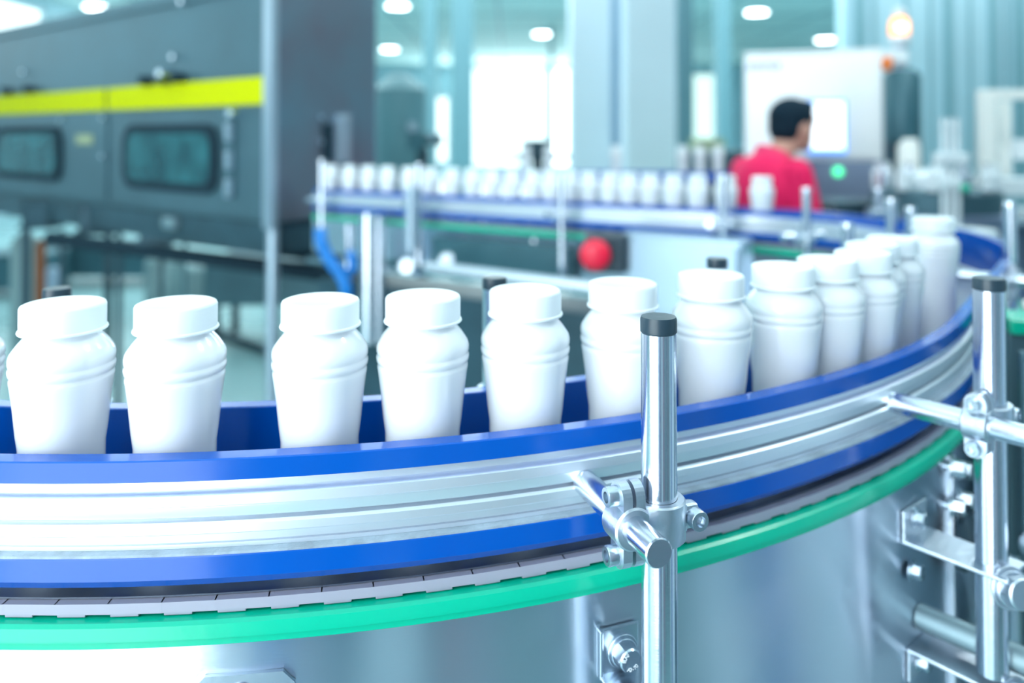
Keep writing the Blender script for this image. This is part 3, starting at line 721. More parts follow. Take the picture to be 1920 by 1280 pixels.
# clutter under and behind the machine
def bar_px(name, m, a, b_, r, label, cat, sub=None):
    p, q = pix(*a), pix(*b_)
    return tag(MB().cyl(p, q, r, n=16).build(name, m), label, cat)
def hang(o): return o
bar_px('drain_pipe', 'rubber', (95, 446, 3.9), (760, 532, 3.15), 0.034, 'long dark pipe slanting down below the tunnel machine', 'pipe')
bar_px('cable_duct', 'rubber', (300, 440, 4.1), (700, 490, 3.3), 0.03, 'black duct above the slanting pipe under the tunnel machine', 'duct')
for i, (px, y0, y1, Z, r, m, lab) in enumerate(((226, 420, 760, 4.3, 0.016, 'dark', 'thin dark upright under the machine between the two leftmost large bottles'),
        (305, 425, 640, 4.8, 0.013, 'dark', 'thin dark upright behind the second large bottle'), (348, 430, 640, 4.9, 0.012, 'darkteal', 'thinnest dark upright just behind the second large bottle cap'),
        (118, 430, 640, 4.6, 0.014, 'dark', 'thin dark upright behind the first large bottle'))):
    p = pix(px, y0, Z); q = p.copy(); q.z = 0
    tag(MB().cyl(q, p, r, n=12).build('upright_rod', m), lab, 'upright')
def cyl_stand(name, m, px, y0, Z, r, label, cat, zb=0.0, m2=None):
    p = pix(px, y0, Z); b = MB(); H = p.z - zb
    b.lathe([(r * 0.9, 0), (r, 0.02 * H), (r, H * 0.93), (r * 0.8, H * 0.98), (r * 0.35, H)], 28, Matrix.Translation((p.x, p.y, zb)))
    return tag(b.build(name, m), label, cat)
cyl_stand('standpipe', 'copper', 78, 448, 5.0, 0.03, 'rust-brown upright pipe under the tunnel machine', 'pipe')
cyl_stand('filter_tank', 'drumc', 50, 440, 5.3, 0.085, 'pale filter cylinder beside the rust-brown pipe', 'tank')
for i, (px, y0, Z, r, lab) in enumerate(((102, 500, 6.2, 0.05, 'small pale canister right of the rust-brown pipe'), (298, 482, 6.6, 0.10, 'grey plastic drum under the machine, left of a row of three'),
        (330, 486, 6.9, 0.08, 'grey plastic drum under the machine, middle of a row of three'), (372, 496, 6.4, 0.11, 'grey plastic drum under the machine, right of a row of three'))):
    cyl_stand('plastic_drum', 'drumc' if i else 'colshade', px, y0, Z, r, lab, 'drum', 0.0)
# pump block and gearboxes hung under the machine
def gearbox(px, py, Z, s_, label, m='dark', hz_=None):
    c = pix(px, py, Z); t = thing('gear_motor', label, 'motor', c)
    b = MB(); b.box((0, 0, 0), (s_ * 0.9, s_ * 0.8, s_ * 0.8), None, 0, s_ * 0.06); b.box((0, 0, -s_ * 0.45), (s_ * 1.1, s_ * 0.9, s_ * 0.12), None, 0, s_ * 0.03)
    b.build('gearbox_housing', m, t)
    b = MB(); b.cyl((s_ * 0.4, 0, 0), (s_ * 1.3, 0, 0), s_ * 0.3, n=24, bev=s_ * 0.03)
    for k in range(7): b.cyl((s_ * (0.52 + k * 0.1), 0, 0), (s_ * (0.55 + k * 0.1), 0, 0), s_ * 0.34, n=24)
    b.build('motor_body', 'darkteal', t)
    MB().box((s_ * 0.85, -s_ * 0.3, s_ * 0.1), (s_ * 0.3, s_ * 0.2, s_ * 0.24), None, 0, 0.004).build('terminal_box', 'edge', t)
    return t
gearbox(80, 398, 4.3, 0.16, 'dark gear motor hung under the tunnel machine, furthest along')
gearbox(190, 405, 4.0, 0.17, 'dark gear motor hung under the tunnel machine, middle one')
gearbox(300, 424, 3.7, 0.15, 'dark gear motor hung under the tunnel machine, closest to its corner post')
tag(MB().box(pix(325, 418, 3.45), (0.10, 0.05, 0.05), MR, 0, 0.01).build('junction_box', 'dull'), 'grey junction box under the near window of the tunnel machine', 'box')
# dark tube on the floor standing in for a curved shadow
pts = [Vector((x, y, 0.03)) for x, y in ((-3.2, 7.4), (-2.6, 6.6), (-2.1, 5.9), (-1.7, 5.5), (-1.3, 5.25), (-0.8, 5.1), (-0.2, 5.0))]
tag(MB().tube(pts, 0.03, 10).build('floor_shadow_arc', 'dark'), 'dark tube standing in for a curved shadow on the pale floor behind the large bottles', 'hose')
# low dark plant behind, seen through the legs
for px, y0, Z, wx, lab in ((190, 452, 8.2, 1.3, 'low dark machine base far behind the legs, seen over the second bottle'), (30, 470, 7.6, 0.8, 'low dark machine base far behind at the left edge'),
                           (560, 478, 5.9, 1.2, 'low dark machine base behind the corner post')):
    p = pix(px, y0, Z); t = thing('floor_machine', lab, 'machine', (p.x, p.y, 0))
    zz = p.z
    MB().box((0, 0, zz - 0.16), (wx, 0.5, 0.32), None, 0, 0.02).build('base_housing', 'darkteal', t)
    for sx in (-1, 1):
        for sy in (-1, 1): MB().box((sx * wx * 0.44, sy * 0.2, (zz - 0.32) / 2), (0.05, 0.05, zz - 0.32)).build('leg', 'dark', t)

# ---------------------------------------------------------------- plant under the far row
fr = at_len(LCOR + 1.0); A2_ = math.atan2(fr[2], -fr[3])
def farline(px, off, H0, H1, thick, name, m, label, cat, px2):
    """box along the far stretch seen between columns px and px2, its face off units from the centre line"""
    l1 = at_px(px, off, LCOR - 0.2, LEND); l2 = at_px(px2, off, LCOR - 0.2, LEND)
    p, q = at_len(l1), at_len(l2)
    a = W(p[0] + p[2] * off, p[1] + p[3] * off, (H0 + H1) / 2); b_ = W(q[0] + q[2] * off, q[1] + q[3] * off, (H0 + H1) / 2)
    d = b_ - a; R = Matrix.Rotation(math.atan2(d.y, d.x), 3, 'Z')
    return tag(MB().box((a + b_) / 2, (d.length, thick * U, (H1 - H0) * U), R, 0, 0.004).build(name, m), label, cat)
o = farline(815, -0.42, 1.66, 2.13, 0.10, 'dark_reflection_plate', 'darkteal', 'long dark teal plate standing in for a dark skirt reflection under the far row', 'cover', 1075)  # dark reflection in the skirt built as a separate plate
o = farline(640, -0.10, 2.55, 7.5, 1.1, 'drive_cabinet', 'dark', 'long dark drive cabinet low under the far row of bottles', 'cabinet', 1440)
c = pix(1270, 500, 2.02)
t = thing('reflection_box', 'brushed steel electric box added for a bright skirt reflection under the far row', 'electric box', c, -0.56)  # added box, gives the skirt's bright reflection a body
MB().box((0, 0.04, -0.03), (0.33, 0.10, 0.21), None, 0, 0.008).build('box_body', 'boxsteel', t)
MB().box((0.01, -0.014, -0.03), (0.29, 0.008, 0.18), None, 0, 0.003).build('box_door', 'boxsteel', t)
t = thing('emergency_stop', 'round red emergency stop button on a black block under the far row', 'button', pix(1117, 476, 2.06), -0.2)
MB().box((0.022, 0.035, 0), (0.105, 0.05, 0.10), None, 0, 0.006).build('switch_block', 'black', t)
MB().lathe([(0.02, -0.03), (0.022, 0.0), (0.036, 0.004), (0.040, 0.012), (0.038, 0.022), (0.028, 0.030), (0.010, 0.033), (0.001, 0.0335)], 32, Matrix.Rotation(pi / 2, 4, 'X') @ Matrix.Translation((0, 0, 0.0)), ang=60).build('red_button', 'red', t)
bar_px('air_pipe', 'cast', (800, 500, 2.42), (1135, 541, 2.16), 0.019, 'pale steel pipe running under the dark plate and red stop button', 'pipe')
bar_px('twin_tube', 'tube', (692, 400, 2.66), (692, 640, 2.66), 0.028, 'thick pale upright tube, left one of the pair beneath the far row', 'tube')
bar_px('twin_tube', 'tube', (712, 405, 2.68), (712, 640, 2.68), 0.022, 'pale upright tube, right one of the pair beneath the far row', 'tube')
bar_px('valve_stem', 'tube', (655, 420, 2.7), (655, 600, 2.7), 0.016, 'slim upright stem between the blue hose and the twin tubes', 'stem')
bar_px('post_sleeve', 'edge', (772, 352, 2.55), (772, 470, 2.55), 0.02, 'thick sleeve standing beside a guide post left of the dark plate', 'tube')
pts = [pix(x, y, 2.6) for x, y in ((601, 428), (603, 452), (612, 475), (625, 495), (640, 512), (650, 535), (652, 560))]
tag(MB().tube(pts, 0.021, 14).build('air_hose', 'bluehose'), 'bright blue hose bending down from the post at the machine end', 'hose')
pts = [pix(x, y, 2.62) for x, y in ((656, 470), (662, 486), (664, 500), (655, 512))]
tag(MB().tube(pts, 0.016, 12).build('hose_connector', 'bluehose'), 'short blue hose stub on the slim upright stem', 'hose')
for px, py, lab in ((766, 494, 'round steel clamp knob low on the post left of the dark plate'), (840, 484, 'round steel knob on the pale pipe below the dark plate')):
    c = pix(px, py, 2.45)
    tag(MB().cyl(c, c + Vector((0, -0.05, 0)), 0.024, n=20, bev=0.004).cyl(c, c + Vector((0, 0.05, 0)), 0.012, n=12).build('clamp_knob', 'tube'), lab, 'knob')

# rear row of bottles on a second conveyor
rc = thing('rear_conveyor', 'distant blue-edged conveyor mostly hidden behind the far row of bottles', 'conveyor', pix(1165, 330, 4.4))
i0 = -Vector(rc.location)
zb = pix(1150, 322, 4.4).z
MB().box((0, 0, -0.02), (1.36, 0.14, 0.03), Matrix.Rotation(-0.12, 3, 'Z')).build('belt', 'chain', rc)
for sy in (-1, 1): MB().box((sy * 0.01, sy * 0.085, -0.0), (1.36, 0.012, 0.05), Matrix.Rotation(-0.12, 3, 'Z')).build('side_guide', 'blue', rc)
for sx in (-1, 1): MB().box((sx * 0.6, 0, (-rc.location.z) / 2 - 0.02), (0.05, 0.1, rc.location.z - 0.04)).build('leg', 'edge', rc)
rb = [(985, 'a'), (1030, 'b'), (1155, 'c'), (1279, 'd'), (1312, 'e'), (1346, 'f')]
for i, (px, _) in enumerate(rb):
    xx = (px - 960) / 1500; X = (xx * (4.4 + rc.location.x * 0.12)) / (1 + xx * 0.12); Y = 4.4 - (X - rc.location.x) * 0.12
    place_bottle(Vector((X, Y, rc.location.z - 0.0045)), 'hazy white bottle on the distant rear conveyor, %s from the left' % ORD[i], 'bottles on the rear conveyor')

# ---------------------------------------------------------------- operator cabinet
CZ = 4.45
ca, cb_ = pix(1392, 100, CZ), pix(1652, 100, CZ)
cabt = thing('control_cabinet', 'tall pale steel control cabinet with lit touch screen in front of the person', 'cabinet', ((ca.x + cb_.x) / 2, CZ, 0), -0.36)
cw = (cb_.x - ca.x) * 0.94; ct = ca.z
MB().box((0, 0.25, ct / 2), (cw, 0.5, ct), None, 0, 0.012).build('cabinet_body', 'cab', cabt)
MB().box((0, -0.008, (1.37 + ct - 0.02) / 2), (cw - 0.02, 0.02, ct - 0.02 - 1.37), None, 0, 0.006).build('cabinet_door', 'cab', cabt)
MB().box((0, -0.010, 1.0), (cw - 0.02, 0.02, 0.72), None, 0, 0.006).build('lower_panel', 'cablow', cabt)
MB().box((0, 0.25, ct + 0.008), (cw + 0.004, 0.506, 0.016), None, 0, 0.004).build('hood', 'cab', cabt)
sc = pix(1549, 238, CZ); lx = (sc.x - cabt.location.x) * 0.94
sf = MB().box((lx, -0.026, sc.z), (0.205, 0.03, 0.30), None, 0, 0.006).build('screen_frame', 'screenblue', cabt)
MB().box((lx + 0.006, -0.043, sc.z + 0.006), (0.165, 0.006, 0.255), None, 0, 0.002).build('screen', 'screen', sf)
g = pix(1567, 321, CZ); MB().lathe([(0.026, -0.01), (0.026, 0.012), (0.020, 0.022), (0.001, 0.026)], 24, Matrix.Translation((g.x - cabt.location.x, -0.02, g.z)) @ Matrix.Rotation(pi / 2, 4, 'X'), ang=60).build('green_indicator', 'greenlamp', cabt)
g = pix(1400, 121, CZ)
for k in range(6):
    bb = MB(); x = g.x - cabt.location.x + 0.04 + k * 0.030; zz = g.z - 0.004
    bb.box((x - 0.009, -0.0205, zz), (0.007, 0.006, 0.038)); bb.box((x, -0.0205, zz + 0.0145), (0.016, 0.004, 0.005)); bb.box((x, -0.0205, zz), (0.014, 0.004, 0.005))
    if k % 2: bb.box((x + 0.008, -0.0205, zz + 0.008), (0.005, 0.004, 0.016))
    if k != 3: bb.box((x, -0.0205, zz - 0.0145), (0.016, 0.004, 0.005))
    bb.build('letter', 'letter', cabt)
MB().box((cw / 2 - 0.05, -0.03, ct - 0.9), (0.02, 0.03, 0.14), None, 0, 0.005).build('door_handle', 'edge', cabt)

# ---------------------------------------------------------------- beacon tower, cylinder head and piston
q = pix(1688, 128, 3.9)
st = thing('signal_beacon', 'lit orange signal beacon above the dark cylinder', 'beacon', q)
MB().cyl((0, 0, -0.02), (0, 0, 0.13), 0.028, n=20, bev=0.004).build('beacon_pole', 'edge', st)
MB().lathe([(0.045, 0.115), (0.05, 0.13), (0.05, 0.15), (0.04, 0.16)], 24).build('beacon_collar', 'white', st)
MB().lathe([(0.044, 0.16), (0.046, 0.19), (0.044, 0.225), (0.034, 0.245), (0.001, 0.252)], 24, ang=60).build('beacon_lens', 'orangelamp', st)
MB().ball((-0.006, -0.022, 0.196), (0.030, 0.030, 0.028)).build('beacon_bulb', 'beaconcore', st)
MB().lathe([(0.02, 0.25), (0.032, 0.26), (0.03, 0.285), (0.001, 0.30)], 20).build('beacon_cap', 'white', st)
MB().box((-0.03, -0.02, 0.05), (0.10, 0.07, 0.075), None, 0, 0.015).build('beacon_base', 'white', st)
q = pix(1664, 125, 3.8)
tag(MB().lathe([(0.018, -0.02), (0.026, 0), (0.028, 0.03), (0.018, 0.045), (0.001, 0.05)], 20, Matrix.Translation(q)).build('orange_cap', 'orange'), 'small orange cap at the top of the dark cylinder', 'cap')
q = pix(1692, 256, 3.9)
cy = thing('lift_cylinder', 'dark grey lift cylinder with pale piston under the orange beacon', 'cylinder', (q.x, q.y, 0))
zt = pix(1692, 132, 3.9).z
MB().lathe([(0.078, q.z - 0.03), (0.085, q.z - 0.01), (0.085, zt - 0.03), (0.06, zt)], 32).build('cylinder_jacket', 'darkteal', cy)
MB().lathe([(0.05, 0.9), (0.05, q.z - 0.05), (0.038, q.z + 0.02 - 0.03)], 24, Matrix.Translation((0.0, -0.06, 0))).build('piston', 'ivory', cy)
MB().box((0.03, 0.06, q.z / 2), (0.16, 0.08, q.z - 0.02), None, 0, 0.01).build('back_plate', 'dark', cy)
MB().box((0, 0, 0.45), (0.2, 0.16, 0.9), None, 0, 0.01).build('cylinder_base', 'cablow', cy)

# ---------------------------------------------------------------- white framed machine at the right edge
Zf = 3.75
fm = thing('framed_machine', 'white framed machine with shelf at the far right', 'machine', pix(1900, 300, Zf).xy.to_3d())
fo = fm.location
def fbox(px0, px1, y0, y1, Z, d, name, m, bev=0.006):
    a, b_ = pix(px0, y0, Z), pix(px1, y1, Z)
    return MB().box(((a.x + b_.x) / 2 - fo.x, Z - fo.y + d / 2, (a.z + b_.z) / 2), (b_.x - a.x, d, a.z - b_.z), None, 0, bev).build(name, m, fm)
fbox(1841, 1868, 168, 470, Zf, 0.05, 'frame_post', 'ivory')
fbox(1866, 2060, 168, 186, Zf, 0.05, 'frame_beam', 'ivory')
fbox(1876, 1898, 188, 330, Zf + 0.25, 0.05, 'frame_post', 'ivory')
fbox(2030, 2058, 186, 900, Zf, 0.05, 'frame_post', 'ivory')
fbox(1862, 2060, 336, 368, Zf - 0.05, 0.22, 'shelf', 'white')
fbox(1846, 2060, 398, 412, Zf, 0.3, 'lower_shelf', 'white')
fbox(1846, 2060, 425, 900, Zf + 0.1, 0.3, 'lower_cabinet', 'cablow')
fbox(1905, 1990, 262, 300, Zf + 0.2, 0.1, 'feeder_box', 'white')
tw = thing('sensor_stand', 'pale twin-pole sensor stand left of the white frame', 'stand', pix(1785, 420, 3.0).xy.to_3d()); fo = tw.location; fm = tw
for px in (1768, 1781, 1795):
    a = pix(px, 222, 3.0); MB().cyl((a.x - fo.x, 0, 0), (a.x - fo.x, 0, a.z), 0.009, n=14).build('pole', 'white', tw)
fbox(1762, 1820, 287, 308, 2.96, 0.06, 'sensor_head', 'white', 0.01)
fbox(1766, 1808, 338, 352, 2.96, 0.05, 'cross_piece', 'white')
fbox(1760, 1800, 420, 432, 2.97, 0.08, 'foot_clamp', 'white')
MB().lathe([(0.014, 0), (0.014, 0.02), (0.006, 0.028)], 16, Matrix.Translation((pix(1806, 352, 2.93).x - fo.x, 2.93 - fo.y, pix(1806, 352, 2.93).z)) @ Matrix.Rotation(pi / 2, 4, 'X')).build('status_light', 'green', tw)
# filler carousel: pale drum, dark deck and valves
q = pix(1752, 340, 3.4)
cr = thing('filler_carousel', 'blue-grey filler deck with small valves behind the far bend', 'machine', (q.x, q.y, 0))
MB().lathe([(0.18, 0), (0.18, q.z - 0.26), (0.27, q.z - 0.24), (0.27, q.z - 0.13), (0.24, q.z - 0.12)], 40).build('deck', 'cablow', cr)
MB().lathe([(0.25, q.z - 0.125), (0.25, q.z - 0.04), (0.21, q.z - 0.03)], 40).build('valve_ring', 'mach', cr)
for k in range(12):
    a = 2 * pi * k / 12; v = MB(); v.cyl((0.22 * cos(a), 0.22 * sin(a), q.z - 0.03), (0.22 * cos(a), 0.22 * sin(a), q.z + 0.045), 0.024, n=14, bev=0.004)
    v.cyl((0.22 * cos(a), 0.22 * sin(a), q.z + 0.045), (0.22 * cos(a), 0.22 * sin(a), q.z + 0.075), 0.012, n=10); v.build('valve', 'white' if k % 3 else 'tube', cr)
MB().lathe([(0.10, q.z - 0.03), (0.10, q.z + 0.02), (0.05, q.z + 0.05)], 24).build('hub', 'white', cr)
q = pix(1805, 430, 2.75)
tag(MB().lathe([(0.12, 0), (0.12, q.z - 0.06), (0.10, q.z)], 32, Matrix.Translation((q.x, q.y, 0))).build('pale_drum', 'white'), 'broad pale blue drum below the sensor stand', 'drum')
# outfeed conveyor crossing at the right edge
oc = thing('outfeed_conveyor', 'steel outfeed conveyor with green edge at the right edge, beyond the outer post', 'conveyor', Vector((0.775, 0.985, pix(1960, 603, 0.985).z)))
R_ = Matrix.Rotation(-0.35, 3, 'Z')
MB().box((0.0, 0.0, -0.01), (0.30, 0.07, 0.018), R_, 0, 0.002).build('edge_strip', 'green', oc)
MB().box((0.0, 0.006, -0.16), (0.30, 0.06, 0.28), R_, 0, 0.004).build('side_plate', 'mach', oc)
MB().box((0.0, -0.040, 0.02), (0.30, 0.006, 0.011), R_, 0, 0.002).build('guide_bar', 'ivory', oc)
MB().cyl((0.02, 0.02, -oc.location.z), (0.02, 0.02, -0.28), 0.02, n=16).build('leg', 'tube', oc)
# adjusting strip on the skirt beyond the post, and a machine guard at the right edge
p = at_len(at_px(1786, F + 0.06, 0, LARC)); X, Z = p[0] + p[2] * (F + 0.05), p[1] + p[3] * (F + 0.05); a = math.atan2(p[2], -p[3])
ad = thing('adjusting_strip', 'upright steel strip with screws and a round black knob, half behind the outer post', 'adjuster', W(X, Z, 2.0), a)
hh = lambda py: -((py - 253) / 1500 * Z - 2.0) * U
MB().box((0, 0.005, (hh(850) + hh(1290)) / 2), (0.05 * U, 0.012, hh(850) - hh(1290)), None, 0, 0.001).build('strip', 'cast', ad)
for x, py in ((0.05, 880), (0.07, 938), (-0.05, 865), (-0.06, 935)):
    hexbolt_mb((x * U, 0.0, hh(py)), (0.2, -1, 0), 0.040 * U, 0.05 * U).cyl((x * U, 0.012, hh(py)), (x * U, -0.001, hh(py)), 0.02 * U, n=12).build('adjusting_screw', 'bolt', ad)
kb = MB().lathe([(0.02 * U, 0), (0.13 * U, 0.01 * U), (0.135 * U, 0.04 * U), (0.10 * U, 0.07 * U), (0.002, 0.075 * U)], 28, Matrix.Translation((0.0, -0.004, hh(1003))) @ Matrix.Rotation(pi / 2, 4, 'X')).build('round_knob', 'black', ad)
hexbolt_mb((0.02 * U, -0.075 * U - 0.002, hh(1003)), (0.3, -1, 0), 0.04 * U, 0.05 * U).build('knob_screw', 'bolt', kb)
q = pix(1888, 1000, 0.90)
gd = thing('machine_guard', 'dull teal steel machine guard with bolts at the right edge behind the outer post', 'guard', (q.x, q.y, 0), -0.2)
zt = pix(1890, 655, 0.90).z
MB().box((0.22, 0.0, zt / 2), (0.42, 0.012, zt), None, 0, 0.003).build('guard_plate', 'mach', gd)
MB().box((0.03, -0.02, zt - 0.09), (0.035, 0.03, 0.16), None, 0, 0.004).build('pale_slide', 'cast', gd)
MB().box((0.035, -0.02, zt - 0.30), (0.04, 0.03, 0.12), None, 0, 0.004).build('black_slide', 'black', gd)
for dx, dz in ((0.02, 0.21), (0.045, 0.22), (0.02, 0.255), (0.05, 0.265), (0.03, 0.16), (0.02, 0.37), (0.06, 0.40)):
    hexbolt_mb((dx, -0.006 if dz > 0.2 else -0.035, zt - dz), (0, -1, 0), 0.011, 0.012).build('plate_bolt', 'bolt', gd)

# ---------------------------------------------------------------- far machines between the columns
q = pix(750, 165, 7.2)
tk = thing('mixing_tank', 'teal mixing tank with sloping lid right of the tunnel machine', 'tank', (q.x, q.y, 0))
MB().lathe([(0.24, 0.35), (0.24, q.z - 0.03), (0.25, q.z - 0.02), (0.10, q.z + 0.10), (0.05, q.z + 0.13)], 32).build('tank_shell', 'colteal', tk)
for k in range(3): a = 2 * pi * k / 3 + 0.4; MB().cyl((0.2 * cos(a), 0.2 * sin(a), 0), (0.2 * cos(a), 0.2 * sin(a), 0.4), 0.025, n=12).build('leg', 'edge', tk)
MB().cyl((0.14, -0.2, q.z - 0.35), (0.14, -0.26, q.z - 0.35), 0.04, n=16).build('sight_glass', 'edge', tk)
q = pix(782, 262, 6.6)
t = gearbox(782, 262, 6.6, 0.16, 'dark pump beside the teal mixing tank', 'darkteal'); 
MB().box((0.05, 0, -(t.location.z) / 2 - 0.04), (0.1, 0.1, t.location.z - 0.08)).build('pump_stand', 'dark', t)
q = pix(1008, 275, 5.4)
cm = thing('capping_head', 'dark olive capping head in front of the bright windows', 'machine', (q.x, q.y, 0))
MB().box((0.0, 0, q.z), (0.20, 0.16, 0.09), None, 0, 0.01).build('head_block', 'dark', cm)
MB().lathe([(0.22, q.z - 0.08), (0.22, q.z - 0.055), (0.12, q.z - 0.045)], 28).build('star_wheel', 'dark', cm)
MB().cyl((0, 0, 0), (0, 0, q.z), 0.04, n=16).build('stand', 'dark', cm)
for px, py, Z, sx, m, lab in ((1325, 278, 7.4, 0.26, 'olive', 'olive hopper cabinet beyond the rear conveyor, right of the white columns'), (1355, 300, 6.4, 0.5, 'dark', 'low dark cabinet beyond the rear conveyor beside the person'),
                              (1600, 392, 3.75, 0.30, 'dark', 'low black cabinet at the foot of the control cabinet')):
    p = pix(px, py - 18, Z); t = thing('floor_cabinet', lab, 'cabinet', (p.x, p.y, 0))
    MB().box((0, 0, p.z / 2 + 0.03), (sx, 0.3, p.z - 0.06), None, 0, 0.01).build('cabinet_body', m, t)
    MB().box((0, -0.155, p.z * 0.55), (sx * 0.9, 0.012, p.z * 0.7), None, 0, 0.003).build('cabinet_door', m, t)
    MB().box((0, 0, 0.03), (sx * 0.95, 0.26, 0.06)).build('plinth', 'dark', t)

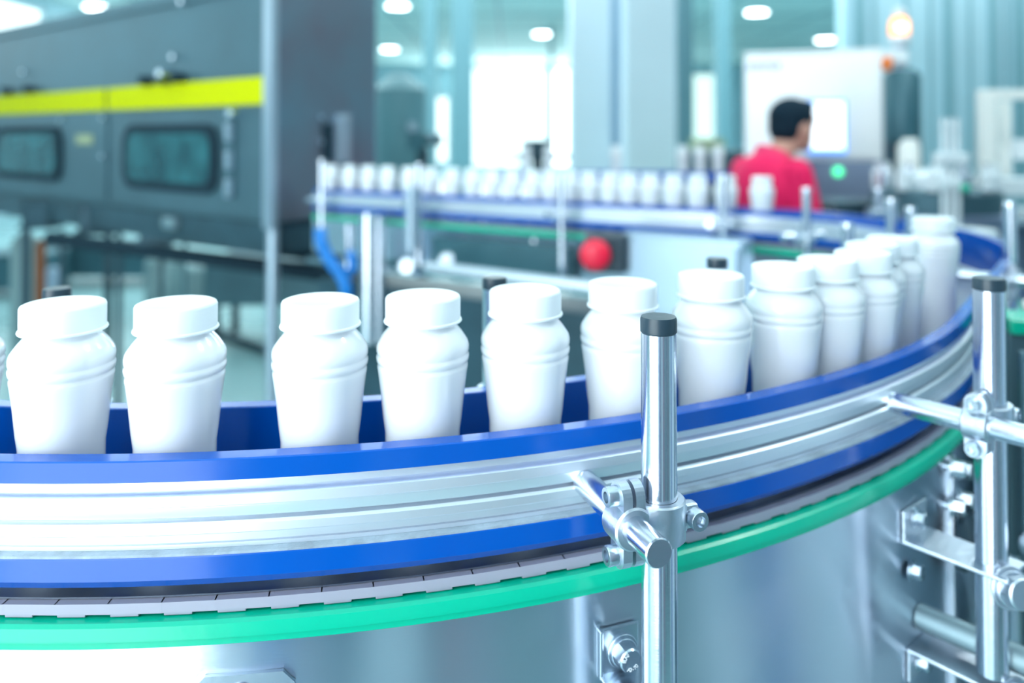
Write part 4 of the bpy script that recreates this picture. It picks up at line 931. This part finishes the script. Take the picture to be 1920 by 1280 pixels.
# ---------------------------------------------------------------- person
def person():
    PX, PY = (1446 - 960) / 1500 * 3.55, 3.55
    FA = radians(24)                              # facing: +x turned away from the camera
    t = thing('person', 'person with short black hair in a red collared shirt, turned to the lit screen', 'person', (PX, PY, 0), FA)
    b = bmesh.new()
    def ell(c, r, rot=None):
        T = Matrix.Translation(c) @ (rot.to_4x4() if rot else Matrix()) @ Matrix.Diagonal((*r, 1))
        bmesh.ops.create_uvsphere(b, u_segments=20, v_segments=14, radius=1, matrix=T)
    def limb(pts, rs):
        for (p, q, r1, r2) in zip(pts[:-1], pts[1:], rs[:-1], rs[1:]):
            p, q = Vector(p), Vector(q); d = q - p
            T = Matrix.Translation((p + q) / 2) @ d.to_track_quat('Z', 'Y').to_matrix().to_4x4()
            bmesh.ops.create_cone(b, cap_ends=True, segments=18, radius1=r1, radius2=r2, depth=d.length, matrix=T)
            ell(q, (r2, r2, r2)); ell(p, (r1, r1, r1))
    def fin(name, m, parent, vox=0.008, smooth=4):
        me = bpy.data.meshes.new(name); b.to_mesh(me); b.clear()
        o = bpy.data.objects.new(name, me); COL.objects.link(o); o.parent = parent; me.materials.append(M[m])
        r = o.modifiers.new('r', 'REMESH'); r.mode = 'VOXEL'; r.voxel_size = vox; r.use_smooth_shade = True
        s_ = o.modifiers.new('s', 'SMOOTH'); s_.iterations = smooth; s_.factor = 0.6
        return o
    # x forward, y to the person's left, z up
    hx, hz_ = 0.125, 1.54
    # body: head, neck, arms and hands, torso core, legs
    ell((hx, 0, hz_), (0.098, 0.076, 0.112)); ell((hx + 0.035, 0, hz_ - 0.055), (0.062, 0.058, 0.062)); ell((hx + 0.012, 0, hz_ + 0.03), (0.095, 0.078, 0.085))
    ell((hx + 0.098, 0, hz_ - 0.018), (0.022, 0.013, 0.018), Matrix.Rotation(0.5, 3, 'Y')); ell((hx + 0.088, 0, hz_ + 0.005), (0.014, 0.010, 0.026))
    ell((hx + 0.088, 0, hz_ - 0.052), (0.012, 0.022, 0.008)); ell((hx + 0.085, 0, hz_ - 0.066), (0.012, 0.020, 0.008)); ell((hx + 0.072, 0, hz_ - 0.098), (0.022, 0.024, 0.018))
    for sy in (-1, 1):
        ell((hx - 0.008, sy * 0.080, hz_ - 0.012), (0.017, 0.010, 0.031)); ell((hx + 0.075, sy * 0.032, hz_ + 0.014), (0.016, 0.020, 0.007))
        ell((hx + 0.078, sy * 0.030, hz_ + 0.002), (0.010, 0.013, 0.008))
    limb([(0.02, 0, 1.36), (0.055, 0, 1.42), (hx - 0.02, 0, 1.49)], [0.066, 0.058, 0.056])
    ell((0.0, 0, 1.22), (0.10, 0.15, 0.16)); ell((0.02, 0, 1.02), (0.095, 0.135, 0.16)); ell((0.02, 0, 0.88), (0.10, 0.145, 0.10))
    hands = []
    for sy, el, wr in ((-1, (0.03, -0.20, 1.06), (0.27, -0.15, 1.04)), (1, (0.13, 0.22, 1.08), (0.38, 0.13, 1.14))):
        sh = (0.0, sy * 0.175, 1.335)
        limb([sh, el, wr], [0.05, 0.042, 0.027]); hands.append((Vector(wr), (Vector(wr) - Vector(el)).normalized(), sy))
    for wr, d, sy in hands:
        side = Vector((0, 0, 1)).cross(d).normalized(); up = d.cross(side)
        pc = wr + d * 0.055; R = Matrix((d, side, up)).transposed()
        ell(pc, (0.050, 0.040, 0.015), R)
        for k, (off, ln) in enumerate(((0.030, 0.066), (0.010, 0.076), (-0.010, 0.071), (-0.029, 0.056))):
            a = wr + d * 0.092 + side * off * -sy; m_ = a + d * ln * 0.5 - up * 0.006; e = m_ + d * ln * 0.42 - up * 0.022
            limb([a, m_, e], [0.0092, 0.0085, 0.0072])
        a = wr + d * 0.03 + side * sy * -0.034; limb([a, a + d * 0.035 + side * -sy * 0.020 - up * 0.004, a + d * 0.065 + side * -sy * 0.018 - up * 0.010], [0.012, 0.010, 0.008])
    for sy in (-1, 1):
        limb([(0.02, sy * 0.085, 0.86), (0.05, sy * 0.095, 0.47), (0.0, sy * 0.10, 0.09)], [0.082, 0.055, 0.038])
    body = fin('body', 'skin', t, 0.006, 3)
    # shirt with sleeves, hem and collar
    ell((-0.035, 0, 1.26), (0.128, 0.185, 0.165)); ell((-0.005, 0, 1.06), (0.128, 0.172, 0.20)); ell((0.01, 0, 0.92), (0.130, 0.175, 0.12)); ell((-0.05, 0, 1.34), (0.085, 0.15, 0.075)); ell((0.0, 0, 1.385), (0.07, 0.085, 0.045))
    for sy, el in ((-1, (0.03, -0.20, 1.06)), (1, (0.13, 0.22, 1.08))):
        sh = Vector((-0.01, sy * 0.165, 1.335)); e = Vector(el); limb([sh, sh.lerp(e, 0.35), sh.lerp(e, 0.82)], [0.066, 0.070, 0.066])
    fin('shirt', 'shirt', t, 0.009, 5)
    c = MB(); ring = []
    for k in range(28):
        a = 2 * pi * k / 28
        ring.append((0.012 + 0.076 * cos(a), 0.072 * sin(a), 1.405 + 0.030 * -cos(a)))
    rings = []
    for dz, sc_ in ((-0.028, 1.26), (-0.004, 1.12), (0.022, 1.0), (0.024, 0.94), (-0.004, 0.98)):
        rings.append([c.bm.verts.new((0.012 + (x - 0.012) * sc_, y * sc_, z + dz)) for x, y, z in ring])
    for i in range(4):
        for k in range(28): c.face([rings[i][k], rings[i][(k + 1) % 28], rings[i + 1][(k + 1) % 28], rings[i + 1][k]], 0, True)
    c.build('collar', 'collar', t)
    # hair: cap over crown, back and sides
    ell((hx - 0.012, 0, hz_ + 0.042), (0.108, 0.088, 0.088)); ell((hx - 0.050, 0, hz_ - 0.005), (0.066, 0.078, 0.082)); ell((hx + 0.052, 0, hz_ + 0.085), (0.052, 0.062, 0.036))
    ell((hx - 0.012, 0, hz_ + 0.02), (0.03, 0.086, 0.045))
    fin('hair', 'hair', t, 0.007, 2)
    ell((0.02, 0, 0.86), (0.125, 0.165, 0.13))
    for sy in (-1, 1): limb([(0.02, sy * 0.088, 0.84), (0.05, sy * 0.098, 0.47), (0.0, sy * 0.10, 0.10)], [0.098, 0.074, 0.062])
    fin('trousers', 'trousers', t, 0.012, 4)
    for sy in (-1, 1):
        ell((0.05, sy * 0.10, 0.045), (0.135, 0.048, 0.045)); ell((-0.01, sy * 0.10, 0.06), (0.06, 0.045, 0.06)); ell((0.05, sy * 0.10, 0.015), (0.14, 0.05, 0.016))
    fin('shoes', 'shoes', t, 0.009, 2)
person()
